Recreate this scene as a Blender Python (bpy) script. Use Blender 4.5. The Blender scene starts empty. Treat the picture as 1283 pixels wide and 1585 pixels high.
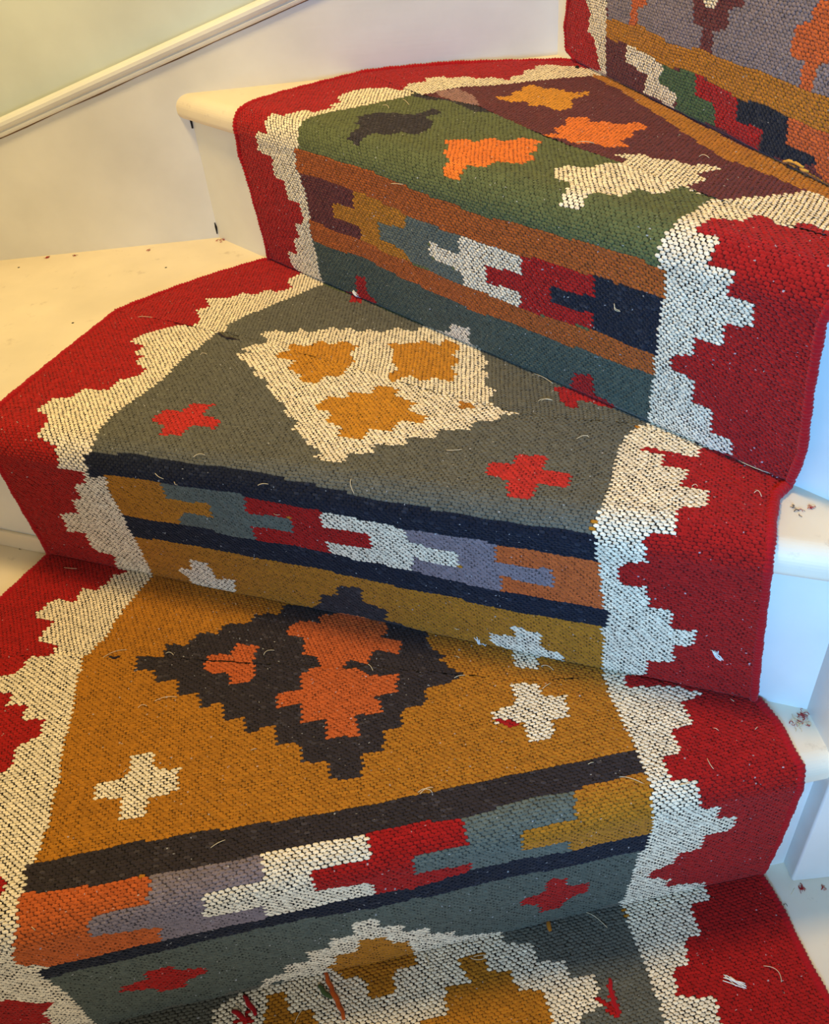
import bpy, bmesh, math, random
import numpy as np
from mathutils import Vector, Matrix
random.seed(7)
C = bpy.context.scene.collection

# ---------------------------------------------------------------- camera
F_PX, PITCH, ROLL, CAM_Z = 1327.0, 0.68388, -0.10406, 0.82765
cam = bpy.data.cameras.new('camera')
cam.sensor_fit = 'HORIZONTAL'; cam.sensor_width = 36.0
cam.lens = F_PX / 1283 * 36.0
cam.clip_start = 0.02
camera = bpy.data.objects.new('camera', cam); C.objects.link(camera)
d_ = Vector((0, math.cos(PITCH), -math.sin(PITCH))); r_ = Vector((1, 0, 0)); u_ = r_.cross(d_)
r2 = math.cos(ROLL) * r_ + math.sin(ROLL) * u_; u2 = -math.sin(ROLL) * r_ + math.cos(ROLL) * u_
m = Matrix((r2, u2, -d_)).transposed().to_4x4(); m.translation = (0, 0, CAM_Z)
camera.matrix_world = m
bpy.context.scene.camera = camera

# ---------------------------------------------------------------- light
sc = bpy.context.scene
sc.view_settings.view_transform = 'Standard'; sc.view_settings.look = 'None'
sc.view_settings.gamma = 1; sc.view_settings.use_curve_mapping = False
sc.view_settings.exposure = 0.0
w = bpy.data.worlds.new('world'); sc.world = w; w.use_nodes = True
w.node_tree.nodes['Background'].inputs[0].default_value = (0.95, 0.84, 0.64, 1)
w.node_tree.nodes['Background'].inputs[1].default_value = 0.12
def area(name, loc, target, size, power, col):
    l = bpy.data.lights.new(name, 'AREA'); l.shape = 'RECTANGLE'; l.size, l.size_y = size
    l.energy = power; l.color = col
    o = bpy.data.objects.new(name, l); C.objects.link(o); o.location = loc
    o.rotation_euler = (Vector(target) - Vector(loc)).to_track_quat('-Z', 'Y').to_euler()
    return o
area('ceiling_lamp_light', (-0.32, 0.74, 1.80), (-0.10, 0.80, 0.3), (0.26, 0.26), 16.8, (1.0, 0.71, 0.30))
area('window_light', (0.14, -0.62, 0.62), (0.2, 0.5, 0.25), (0.40, 0.5), 4.5, (0.84, 0.92, 1.0))
wl = area('stairwell_daylight', (-0.08, -0.62, 0.80), (0.34, 0.54, 0.42), (0.22, 0.3), 2.6, (0.03, 0.40, 1.0)); wl.data.spread = math.radians(62)

# ---------------------------------------------------------------- riser lines (point, direction, normal, nosing overhang) and the rug pattern,
# outlines in tenths of a millimetre on each section: along the riser, along the cloth
FR = {
    1: ((0.0664, 0.3824), (0.99298, 0.11825), (-0.11825, 0.99298), (0.012, 0.012)),
    2: ((-0.0506, 0.6146), (0.91825, -0.39599), (0.39599, 0.91825), (0.022, -0.02)),
    3: ((0.1006, 0.7916), (0.62672, -0.77924), (0.77924, 0.62672), (0.024, 0.02)),
    4: ((0.3133, 0.8555), (0.19341, -0.98112), (0.98112, 0.19341), (0.024, 0)),
}
RUG = {
  1: ('-5189,4958 -5066,4928 -4942,4897 -4819,4867 -4697,4837 -4574,4806 -4452,4776 -4331,4746 -4209,4716 -4088,4686 -3967,4657 -3847,4627 -3731,4593 -3615,4560 -3500,4527 -3385,4494 -3271,4461 -3157,4430 -3043,4398 -2930,4367 -2805,4325 -2682,4283 -2558,4242 -2436,4200 -2314,4159 -2192,4118 -2072,4078 -1951,4037 -1832,3997 -1713,3957 -1595,3917 -1477,3877 -1360,3838 -1243,3798 -1180,3803 -1116,3808 -1010,3769 -904,3731 -798,3692 -694,3653 -589,3615 -486,3577 -382,3539 -280,3501 -178,3464 -87,3426 3,3388 92,3350 181,3312 270,3275 373,3258 476,3241 578,3223 681,3206 784,3189 886,3172 988,3155 1091,3137 1170,3134 1249,3130 1344,3079 1438,3029 1532,2979 1625,2929 1701,2893 1777,2858 1853,2822 1928,2787 2013,2736 2098,2686 2182,2636 2266,2586 2280,2505 2293,2425 2307,2347 2299,2245 2291,2145 2285,2049 2291,1963 2311,1881 2291,1800 2292,1690 2299,1511 2302,1334 2305,1151 2308,962 2313,764 2317,571 2321,372 2325,165 2310,-52 2318,-153 2327,-252 2335,-349 2330,-442 2326,-533 2322,-622 2318,-710 2314,-797 2316,-883 2318,-968 2319,-1051 2321,-1133 2322,-1213 2322,-1292 2322,-1368 2322,-1444 2322,-1518 2323,-1591 2323,-1663 2218,-1650 2114,-1637 2009,-1624 1904,-1611 1800,-1598 1695,-1584 1591,-1571 1486,-1558 1382,-1545 1277,-1532 1172,-1519 1068,-1505 963,-1492 858,-1479 753,-1466 649,-1453 544,-1439 439,-1426 334,-1413 230,-1400 125,-1386 20,-1373 -85,-1360 -190,-1347 -295,-1334 -400,-1320 -505,-1307 -609,-1294 -714,-1281 -819,-1267 -924,-1254 -1029,-1241 -1134,-1228 -1239,-1215 -1344,-1201 -1450,-1188 -1555,-1175 -1660,-1162 -1765,-1148 -1870,-1135 -1975,-1122 -2080,-1109 -2186,-1086 -2292,-1064 -2398,-1042 -2504,-1019 -2611,-997 -2718,-975 -2825,-952 -2932,-930 -3039,-907 -3147,-884 -3255,-862 -3363,-839 -3471,-816 -3580,-793 -3689,-771 -3798,-748 -3907,-725 -4017,-702 -4127,-679 -4237,-656 -4347,-632 -4457,-609 -4568,-586 -4679,-563 -4790,-539 -4901,-516 -5013,-492 -5125,-469 -5237,-445 -5349,-422 -5439,-331 -5529,-238 -5622,-143 -5716,-47 -5691,216 -5649,455 -5610,684 -5578,895 -5516,1103 -5457,1305 -5400,1499 -5340,1694 -5325,1818 -5341,1910 -5376,1997 -5430,2092 -5496,2195 -5501,2291 -5506,2389 -5511,2489 -5517,2591 -5522,2696 -5528,2803 -5534,2913 -5540,3025 -5546,3140 -5552,3258 -5559,3379 -5565,3502 -5572,3629 -5541,3737 -5510,3847 -5477,3959 -5444,4074 -5410,4191 -5376,4312 -5340,4435 -5304,4561 -5267,4690 -5228,4823', [
    ('C', '1264,3119 1194,2988 1340,2957 1486,2926 1631,2895 1737,2825 1842,2756 1741,2729 1641,2703 1630,2585 1618,2471 1517,2474 1415,2478 1415,2384 1414,2292 1378,2210 1237,2217 1228,2106 1224,2003 1327,1973 1430,1943 1434,1942 1417,1839 1421,1704 1516,1681 1613,1655 1618,1459 1708,1436 1800,1413 1790,1219 1666,1214 1541,1208 1516,984 1429,962 1342,939 1304,769 1205,715 1105,661 1103,557 1214,482 1326,406 1298,274 1397,251 1496,229 1609,175 1723,121 1745,-36 1742,-181 1636,-181 1531,-181 1524,-321 1517,-456 1368,-438 1328,-563 1288,-684 1137,-679 1120,-788 1103,-894 1250,-933 1397,-972 1376,-1079 1355,-1183 1309,-1310 1265,-1433 1222,-1554 1180,-1671 1139,-1785 1002,-1756 864,-1727 726,-1698 588,-1669 449,-1640 310,-1611 171,-1581 31,-1552 -109,-1523 -250,-1493 -391,-1463 -532,-1434 -674,-1404 -816,-1374 -959,-1344 -1102,-1314 -1245,-1284 -1389,-1254 -1533,-1223 -1678,-1193 -1823,-1163 -1969,-1132 -2115,-1101 -2261,-1071 -2408,-1040 -2555,-1009 -2703,-978 -2851,-947 -2999,-915 -3148,-884 -3298,-853 -3448,-821 -3598,-790 -3748,-758 -3900,-726 -4051,-695 -4203,-663 -4356,-631 -4509,-598 -4662,-566 -4816,-534 -4970,-501 -5125,-469 -5154,-334 -5185,-194 -5216,-51 -5057,129 -4881,296 -4710,459 -4585,415 -4458,372 -4330,328 -4306,558 -4178,743 -4288,836 -4398,922 -4506,1006 -4591,1055 -4675,1103 -4758,1151 -4650,1424 -4544,1692 -4494,1854 -4485,1975 -4499,2085 -4526,2208 -4425,2198 -4324,2187 -4222,2176 -4187,2254 -4189,2325 -4255,2351 -4363,2389 -4472,2427 -4582,2466 -4613,2609 -4645,2757 -4678,2909 -4713,3067 -4748,3230 -4649,3280 -4548,3331 -4446,3383 -4361,3455 -4353,3549 -4345,3644 -4247,3682 -4148,3721 -4123,3894 -4244,3918 -4365,3942 -4329,4031 -4291,4123 -4407,4132 -4523,4141 -4466,4291 -4623,4345 -4753,4377 -4882,4410 -5013,4443 -5057,4646 -4926,4620 -4795,4594 -4665,4569 -4492,4568 -4453,4661 -4414,4756 -4274,4738 -4133,4719 -3993,4700 -3853,4681 -3693,4652 -3534,4623 -3374,4594 -3215,4567 -3056,4540 -2898,4513 -2739,4486 -2558,4426 -2379,4365 -2200,4306 -2023,4246 -1847,4187 -1673,4129 -1500,4071 -1328,4013 -1157,3956 -987,3899 -819,3843 -652,3787 -486,3731 -321,3676 -157,3621 5,3566 167,3512 327,3459 486,3405 644,3352 801,3300 957,3247 1112,3195 1188,3157'),
    ('O', '-3853,4681 -3860,4456 -3867,4240 -3873,4031 -3879,3831 -3889,3635 -3898,3447 -3907,3265 -3916,3090 -3925,2921 -3933,2758 -3951,2640 -3968,2524 -3985,2412 -3997,2275 -4008,2143 -4014,2049 -4029,1966 -4055,1886 -4006,1773 -3997,1581 -3997,1361 -3999,1175 -4001,984 -4004,784 -3992,541 -3979,288 -3974,-26 -3875,-168 -3779,-307 -3685,-442 -3594,-574 -3504,-702 -3417,-828 -3269,-859 -3122,-890 -2975,-921 -2828,-951 -2682,-982 -2536,-1013 -2391,-1043 -2246,-1074 -2101,-1104 -1957,-1134 -1814,-1165 -1670,-1195 -1527,-1225 -1385,-1255 -1243,-1284 -1101,-1314 -960,-1344 -819,-1374 -679,-1403 -538,-1432 -399,-1462 -259,-1491 -121,-1520 18,-1549 156,-1578 294,-1607 431,-1636 568,-1665 705,-1694 841,-1722 848,-1621 856,-1518 863,-1412 871,-1304 879,-1193 887,-1079 903,-995 919,-908 916,-771 914,-630 911,-484 909,-335 915,-199 922,-59 888,114 910,403 931,679 954,929 980,1186 1005,1432 1008,1595 1014,1745 1017,1856 1032,1948 1030,2021 1034,2101 1042,2187 1049,2274 1046,2378 1043,2485 1045,2607 1046,2732 1038,2834 1030,2938 1069,3092 1110,3252 1121,3425 1133,3604 974,3647 814,3691 653,3735 491,3780 329,3825 165,3869 1,3914 -164,3960 -329,4005 -496,4051 -664,4097 -832,4143 -1001,4190 -1171,4237 -1342,4283 -1514,4331 -1687,4378 -1860,4426 -2035,4474 -2210,4522 -2387,4570 -2564,4619 -2742,4668 -2902,4669 -3062,4670 -3221,4671 -3380,4673 -3538,4676 -3696,4679'),
    ('N', '-4071,2163 -3960,2154 -3829,2143 -3697,2132 -3566,2121 -3434,2110 -3302,2099 -3170,2089 -3038,2080 -3044,1970 -3062,1865 -3181,1865 -3299,1864 -3417,1865 -3534,1865 -3553,1694 -3434,1666 -3314,1638 -3193,1613 -3070,1588 -3099,1357 -3224,1349 -3348,1342 -3471,1337 -3594,1332 -3716,1327 -3838,1322 -3960,1317 -4045,1391 -4129,1464 -4212,1536 -4116,1772 -4077,1905 -4063,2025'),
    ('V', '-3039,2091 -2916,2091 -2792,2092 -2668,2092 -2543,2092 -2418,2093 -2293,2093 -2168,2093 -2164,1977 -2168,1867 -2289,1867 -2410,1866 -2531,1866 -2651,1865 -2663,1768 -2692,1606 -2575,1603 -2457,1599 -2339,1596 -2220,1593 -2235,1369 -2380,1367 -2525,1365 -2669,1363 -2813,1361 -2956,1359 -3099,1357 -3070,1588 -3193,1613 -3314,1638 -3434,1666 -3553,1694 -3534,1865 -3417,1865 -3299,1864 -3181,1865 -3062,1865 -3044,1975'),
    ('C', '-2168,2093 -2028,2091 -1887,2088 -1747,2085 -1606,2082 -1464,2079 -1322,2077 -1319,1967 -1318,1862 -1441,1863 -1564,1864 -1687,1864 -1809,1865 -1806,1783 -1808,1659 -1695,1650 -1581,1640 -1466,1630 -1351,1621 -1346,1367 -1474,1367 -1602,1368 -1730,1368 -1857,1368 -1983,1369 -2110,1369 -2235,1369 -2220,1593 -2339,1596 -2457,1599 -2575,1603 -2692,1606 -2663,1768 -2651,1865 -2531,1866 -2410,1866 -2289,1867 -2168,1867 -2164,1977'),
    ('R', '-1322,2077 -1189,2072 -1056,2068 -922,2063 -788,2059 -653,2054 -519,2050 -528,1941 -533,1831 -650,1831 -767,1832 -883,1832 -998,1832 -996,1609 -878,1598 -759,1589 -639,1579 -519,1569 -549,1344 -683,1348 -816,1352 -950,1356 -1082,1360 -1214,1363 -1346,1367 -1351,1621 -1466,1630 -1581,1640 -1695,1650 -1808,1659 -1806,1783 -1809,1865 -1687,1864 -1564,1864 -1441,1863 -1318,1862 -1319,1967'),
    ('T', '-517,2055 -387,2060 -257,2064 -126,2068 6,2073 138,2078 271,2082 405,2087 371,1962 349,1842 235,1841 122,1841 8,1840 -105,1839 -95,1634 40,1628 175,1622 311,1616 333,1384 187,1377 41,1369 -104,1362 -249,1354 -393,1347 -538,1340 -508,1564 -631,1575 -753,1586 -875,1597 -996,1609 -998,1832 -883,1832 -767,1832 -650,1831 -533,1831 -527,1943'),
    ('S', '-4079,1194 -3958,1216 -3886,1218 -3813,1221 -3685,1218 -3557,1215 -3427,1213 -3297,1211 -3167,1210 -3035,1210 -2904,1209 -2772,1209 -2631,1219 -2491,1229 -2350,1239 -2210,1250 -2068,1260 -1931,1243 -1794,1225 -1655,1208 -1515,1190 -1375,1172 -1261,1185 -1146,1198 -1032,1211 -894,1204 -755,1197 -616,1190 -476,1183 -343,1183 -211,1182 -77,1182 56,1181 190,1181 325,1180 451,1176 578,1172 705,1168 833,1164 962,1160 956,925 932,676 911,402 888,114 739,109 612,-2 460,5 294,94 147,90 11,-4 -148,2 -312,65 -462,-19 -631,-16 -805,134 -969,140 -1133,146 -1288,143 -1441,139 -1595,136 -1748,133 -1900,130 -2053,127 -2223,-17 -2376,-18 -2506,118 -2659,110 -2812,102 -2986,1 -3138,-2 -3269,77 -3421,69 -3580,32 -3725,46 -3888,-17 -4000,8 -3997,290 -4001,542 -4004,784 -4042,993'),
    ('R', '-87,678 9,699 105,719 141,990 305,916 325,780 431,760 537,741 535,565 425,497 315,428 305,322 204,320 104,319 68,488 -100,578'),
    ('R', '-3601,743 -3487,765 -3372,788 -3345,937 -3228,924 -3110,911 -3108,812 -2994,776 -2879,737 -2918,626 -3007,604 -3096,582 -3141,455 -3255,448 -3368,441 -3366,557 -3496,609 -3626,660'),
    ('C', '-2526,17 -2493,203 -2391,212 -2290,221 -2259,400 -2157,394 -2053,388 -2025,578 -1927,581 -1829,583 -1793,773 -1692,768 -1591,763 -1565,981 -1461,971 -1356,961 -1363,791 -1259,759 -1153,727 -1175,583 -1050,566 -925,549 -923,387 -817,375 -709,363 -725,219 -601,180 -475,141 -640,140 -805,139 -970,138 -1133,137 -1288,133 -1443,128 -1597,124 -1750,120 -1904,115 -2056,111 -2249,-194 -2361,103'),
    ('O', '-1931,144 -1837,201 -1804,378 -1714,380 -1624,383 -1566,619 -1470,599 -1373,578 -1335,541 -1284,404 -1160,359 -1144,143 -1279,144 -1415,146 -1544,145 -1673,145 -1802,144'),
    ('G', '-4145,-38 -4017,-28 -3888,-17 -3725,46 -3580,32 -3421,69 -3269,77 -3138,-2 -2986,1 -2812,102 -2659,110 -2506,118 -2376,-18 -2223,-17 -2053,127 -1900,130 -1748,133 -1595,136 -1441,139 -1288,143 -1133,146 -974,137 -814,129 -653,120 -491,112 -328,103 -154,-1 11,-4 147,90 294,94 460,5 612,-2 739,109 888,114 913,-110 911,-224 909,-335 911,-484 914,-630 916,-771 919,-908 904,-996 889,-1082 881,-1195 872,-1305 864,-1413 856,-1519 849,-1622 841,-1722 705,-1694 568,-1665 431,-1636 294,-1607 156,-1578 18,-1549 -121,-1520 -259,-1491 -399,-1462 -538,-1432 -679,-1403 -819,-1374 -960,-1344 -1101,-1314 -1243,-1284 -1385,-1255 -1527,-1225 -1670,-1195 -1814,-1165 -1957,-1134 -2101,-1104 -2246,-1074 -2391,-1043 -2536,-1013 -2682,-982 -2828,-951 -2975,-921 -3122,-890 -3269,-859 -3417,-828 -3504,-706 -3593,-582 -3684,-455 -3777,-324 -3873,-191 -3971,-54 -4058,-46'),
    ('C', '-2984,-321 -2984,-222 -2984,-120 -2875,-83 -2766,-45 -2646,-18 -2506,118 -2376,-18 -2223,-17 -2053,127 -1900,130 -1748,133 -1595,136 -1441,139 -1288,143 -1133,146 -970,145 -805,143 -640,142 -475,141 -363,106 -250,71 -259,-134 -132,-155 -6,-175 -4,-273 -2,-369 116,-381 235,-393 223,-477 211,-559 330,-565 450,-570 428,-712 408,-850 253,-870 178,-926 104,-1032 32,-1136 -39,-1238 -108,-1337 -248,-1308 -388,-1278 -529,-1248 -670,-1218 -812,-1188 -954,-1158 -1096,-1128 -1239,-1097 -1382,-1067 -1526,-1037 -1670,-1006 -1814,-975 -1959,-945 -2105,-914 -2250,-883 -2396,-852 -2543,-821 -2690,-790 -2837,-759 -2985,-727 -2985,-596 -2985,-460'),
    ('R', '-2812,-278 -2738,-232 -2664,-185 -2628,-318 -2720,-298'),
    ('O', '-2496,-206 -2513,-113 -2354,-117 -2318,-215 -2283,-312 -2194,-311 -2105,-311 -2075,-438 -2087,-557 -2098,-672 -2250,-640 -2402,-607 -2556,-574 -2550,-457 -2544,-336'),
    ('O', '-1875,80 -1734,-1 -1579,103 -1431,114 -1282,125 -1133,137 -1116,-66 -1098,-147 -1219,-152 -1339,-156 -1343,-248 -1348,-338 -1465,-337 -1581,-337 -1589,-240 -1596,-141 -1711,-115 -1827,-90'),
    ('O', '-719,-168 -594,-175 -469,-181 -486,-335 -382,-352 -278,-370 -272,-464 -266,-555 -153,-572 -40,-589 -36,-689 -32,-787 -29,-883 -46,-1008 -62,-1129 -78,-1248 -220,-1218 -362,-1187 -504,-1157 -646,-1127 -789,-1096 -933,-1066 -1077,-1035 -1221,-1004 -1198,-885 -1174,-763 -1150,-638 -1122,-603 -1008,-608 -894,-614 -892,-507 -890,-398 -781,-392 -672,-386 -696,-278'),
    ('O', '-1873,177 -1815,211 -1720,199 -1626,187 -1497,189 -1367,191 -1245,209 -1123,227 -1131,-29 -1258,-30 -1384,-31 -1515,-26 -1645,-22 -1755,-29 -1864,-36'),
    ('R', '566,-624 560,-720 557,-829 553,-935 494,-975 453,-887 394,-766 417,-744 476,-825 521,-725'),
    ('C', '-3272,3282 -3171,3276 -3071,3270 -3048,3093 -2941,3069 -2834,3044 -2845,2930 -2856,2819 -2965,2812 -3075,2805 -3104,2718 -3132,2632 -3233,2639 -3334,2647 -3329,2745 -3323,2846 -3448,2868 -3572,2890 -3563,3065 -3430,3058 -3297,3051 -3285,3165'),
    ('C', '215,3255 335,3233 455,3212 452,3048 555,3037 659,3027 635,2902 612,2779 464,2787 418,2606 300,2607 182,2608 201,2711 220,2817 89,2841 -42,2865 -30,3004 78,3014 186,3024 201,3138'),
    ('U', '-3331,4545 -3325,4473 -3302,4291 -3209,4275 -3116,4260 -3097,4084 -2995,4080 -2893,4077 -2866,3876 -2772,3867 -2677,3858 -2665,3680 -2561,3682 -2457,3684 -2449,3473 -2347,3481 -2244,3489 -2241,3286 -2110,3292 -1978,3298 -1979,3187 -1981,3078 -1874,3070 -1767,3062 -1767,2955 -1768,2850 -1657,2839 -1547,2827 -1550,2725 -1553,2625 -1418,2607 -1284,2590 -1268,2701 -1253,2816 -1156,2817 -1060,2818 -1050,2928 -1041,3040 -951,3034 -862,3028 -829,3215 -716,3214 -602,3213 -582,3402 -472,3414 -361,3426 -269,3448 -177,3470 -158,3548 -316,3612 -476,3678 -637,3743 -800,3810 -964,3876 -1129,3944 -1297,4012 -1465,4081 -1631,4122 -1798,4164 -1965,4205 -2133,4247 -2302,4289 -2472,4331 -2642,4374 -2813,4416 -2985,4459 -3158,4502'),
    ('N', '-1728,3862 -1584,3890 -1440,3919 -1353,3897 -1267,3876 -1168,3817 -1049,3661 -925,3648 -800,3634 -826,3429 -930,3426 -1033,3424 -1013,3218 -1129,3230 -1244,3242 -1246,3134 -1248,3029 -1386,3041 -1523,3054 -1520,3158 -1517,3265 -1633,3272 -1749,3279 -1749,3383 -1749,3489 -1858,3494 -1968,3499 -1966,3683 -1846,3670 -1727,3658'),
    ('N', '-2374,4267 -2266,4196 -2159,4126 -2132,3975 -2189,3877 -2285,3879 -2381,3882 -2410,4043 -2512,4061 -2615,4079 -2626,4212 -2593,4262 -2484,4265'),
    ('R', '4,2953 55,2884 155,2832 119,2785 40,2832 -18,2915'),
    ('U', '-4071,2417 -3988,2421 -3850,2417 -3711,2412 -3572,2407 -3432,2402 -3292,2398 -3152,2395 -3011,2391 -2871,2388 -2734,2380 -2598,2372 -2462,2363 -2325,2355 -2189,2346 -2052,2338 -1907,2337 -1763,2336 -1618,2335 -1472,2334 -1326,2332 -1179,2331 -1032,2330 -885,2329 -756,2328 -626,2327 -496,2326 -366,2325 -236,2324 -105,2323 27,2322 171,2321 316,2320 462,2319 608,2317 754,2316 901,2315 1048,2314 1045,2200 1042,2089 895,2091 748,2093 602,2094 503,2086 404,2078 255,2073 107,2068 -41,2063 -188,2059 -334,2054 -479,2050 -593,2053 -706,2056 -819,2059 -931,2062 -1057,2063 -1183,2064 -1309,2065 -1436,2067 -1563,2069 -1689,2070 -1816,2072 -1942,2074 -2067,2075 -2193,2077 -2334,2078 -2475,2079 -2616,2080 -2756,2081 -2896,2082 -3035,2083 -3167,2091 -3299,2098 -3431,2107 -3562,2116 -3693,2125 -3825,2134 -3955,2143 -4027,2151 -4048,2282'),
    ('K', '-4091,1326 -3946,1365 -3823,1366 -3699,1367 -3575,1367 -3451,1368 -3326,1369 -3200,1372 -3074,1375 -2935,1377 -2795,1379 -2656,1381 -2516,1383 -2375,1384 -2234,1386 -2109,1390 -1983,1394 -1857,1398 -1731,1402 -1605,1406 -1478,1410 -1351,1414 -1241,1403 -1132,1392 -1021,1381 -890,1399 -759,1417 -629,1435 -498,1454 -351,1462 -204,1470 -56,1478 66,1463 188,1448 312,1433 449,1431 587,1429 725,1427 864,1426 1003,1424 1019,1141 880,1145 741,1149 603,1153 465,1157 327,1160 193,1161 58,1162 -75,1162 -209,1163 -342,1163 -474,1164 -615,1171 -754,1178 -893,1186 -1031,1193 -1146,1180 -1261,1166 -1375,1153 -1516,1171 -1656,1189 -1795,1207 -1933,1225 -2070,1242 -2211,1232 -2352,1221 -2493,1211 -2633,1201 -2774,1191 -2906,1191 -3038,1192 -3169,1192 -3300,1193 -3431,1195 -3560,1198 -3689,1201 -3817,1203 -3891,1196 -3965,1188 -4085,1177'),
  ]),
  2: ('-4058,-13 -4067,-154 -4076,-292 -4084,-428 -4092,-561 -4100,-691 -4108,-819 -4089,-962 -4070,-1102 -4051,-1239 -4033,-1373 -4015,-1504 -3998,-1632 -3876,-1596 -3754,-1561 -3632,-1525 -3511,-1490 -3390,-1454 -3269,-1419 -3149,-1384 -3029,-1349 -2909,-1314 -2790,-1280 -2671,-1245 -2554,-1216 -2437,-1186 -2320,-1157 -2204,-1128 -2089,-1100 -1974,-1071 -1859,-1042 -1745,-1014 -1615,-989 -1486,-964 -1358,-939 -1230,-915 -1104,-890 -977,-866 -852,-842 -727,-818 -602,-794 -479,-770 -356,-747 -233,-723 -111,-700 10,-677 63,-641 116,-605 228,-587 340,-568 451,-550 561,-532 671,-514 781,-496 890,-478 998,-460 1106,-442 1204,-431 1301,-420 1398,-408 1494,-397 1590,-386 1689,-350 1787,-314 1885,-279 1983,-243 2081,-208 2179,-172 2277,-137 2374,-101 2445,-66 2516,-30 2624,-27 2732,-24 2838,-22 2944,-19 3028,-13 3113,-6 3194,39 3276,55 3371,5 3462,-2 3553,-6 3642,-10 3622,197 3607,355 3591,510 3576,660 3562,806 3549,943 3537,1076 3526,1206 3514,1333 3503,1458 3492,1579 3481,1712 3475,1812 3471,1902 3465,1979 3461,2072 3460,2190 3469,2334 3479,2483 3529,2576 3580,2670 3499,2709 3417,2750 3334,2791 3249,2832 3163,2874 3076,2917 2987,2961 2897,3005 2799,3043 2700,3083 2599,3123 2497,3163 2393,3204 2287,3246 2185,3241 2082,3236 1979,3231 1875,3226 1770,3221 1665,3216 1558,3211 1451,3206 1344,3201 1235,3196 1110,3231 982,3266 853,3301 721,3337 587,3373 452,3411 314,3448 174,3487 31,3526 -114,3565 -261,3606 -410,3647 -563,3688 -717,3731 -875,3774 -1035,3817 -1198,3862 -1364,3907 -1533,3954 -1704,4001 -1879,4049 -2058,4097 -2239,4147 -2424,4197 -2599,4227 -2777,4257 -2957,4288 -3141,4319 -3327,4351 -3516,4383 -3708,4415 -3903,4448 -4101,4482 -4096,4275 -4092,4073 -4088,3878 -4083,3687 -4079,3502 -4075,3322 -4071,3146 -4068,2975 -4064,2809 -4060,2646 -4057,2488 -4054,2333 -4009,2196 -3967,2063 -3969,1961 -3892,1871 -3846,1783 -3841,1677 -3860,1545 -3874,1413 -3889,1278 -3904,1140 -3916,994 -3927,844 -3947,684 -3965,528 -3984,368 -4003,203', [
    ('C', '-3127,-30 -3081,103 -3033,277 -3162,287 -3291,298 -3259,463 -3228,623 -3462,587 -3428,745 -3400,894 -3155,967 -3157,1158 -2965,1235 -3004,1410 -2803,1484 -2746,1636 -2879,1665 -3034,1655 -3014,1776 -3039,1873 -3152,1903 -3268,1935 -3287,2067 -3366,2247 -3581,2323 -3560,2437 -3539,2553 -3387,2582 -3356,2689 -3324,2797 -3190,2810 -3058,2822 -3073,3027 -2985,3083 -2896,3139 -2906,3299 -3147,3420 -3083,3545 -3249,3573 -3221,3783 -3467,3799 -3424,3913 -3381,4028 -3272,4124 -3163,4221 -3064,4308 -2964,4396 -2805,4481 -2647,4567 -2487,4653 -2327,4740 -2167,4826 -1912,4761 -1663,4696 -1420,4634 -1183,4573 -951,4513 -724,4454 -502,4397 -286,4341 -74,4286 134,4233 337,4181 536,4129 730,4079 921,4030 1107,3982 1290,3935 1469,3888 1645,3843 1817,3799 1986,3755 2151,3713 2313,3671 2446,3546 2575,3426 2700,3309 2812,3177 2920,3049 2845,2935 2845,2870 2770,2868 2695,2866 2570,2895 2473,2902 2375,2909 2383,2855 2482,2834 2580,2814 2585,2653 2696,2658 2806,2662 2787,2529 2768,2399 2878,2411 2987,2422 2983,2300 2980,2180 2885,2159 2789,2137 2774,2087 2778,1979 2781,1892 2686,1881 2590,1871 2543,1812 2575,1722 2606,1602 2514,1575 2422,1548 2379,1405 2424,1280 2530,1296 2636,1312 2646,1188 2656,1062 2752,1065 2848,1068 2855,842 2963,849 3069,857 3078,641 2986,623 2892,606 2912,476 2932,343 2820,318 2706,291 2730,81 2621,-11 2514,-46 2541,-225 2421,-259 2301,-294 2180,-328 2029,-366 1878,-403 1726,-441 1573,-479 1420,-518 1266,-556 1111,-595 955,-634 798,-673 641,-712 483,-752 324,-791 164,-831 3,-871 -158,-912 -328,-945 -499,-978 -671,-1012 -844,-1046 -1019,-1081 -1195,-1115 -1372,-1150 -1550,-1185 -1730,-1220 -1911,-1256 -2093,-1291 -2255,-1316 -2418,-1340 -2582,-1364 -2748,-1389 -2915,-1414 -3083,-1439 -2990,-1351 -3041,-1213 -3163,-1199 -3286,-1185 -3299,-1061 -3313,-934 -3447,-920 -3583,-907 -3558,-772 -3532,-635 -3410,-620 -3288,-605 -3322,-402 -3126,-386 -3106,-291 -3079,-120 -2910,-20'),
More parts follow.
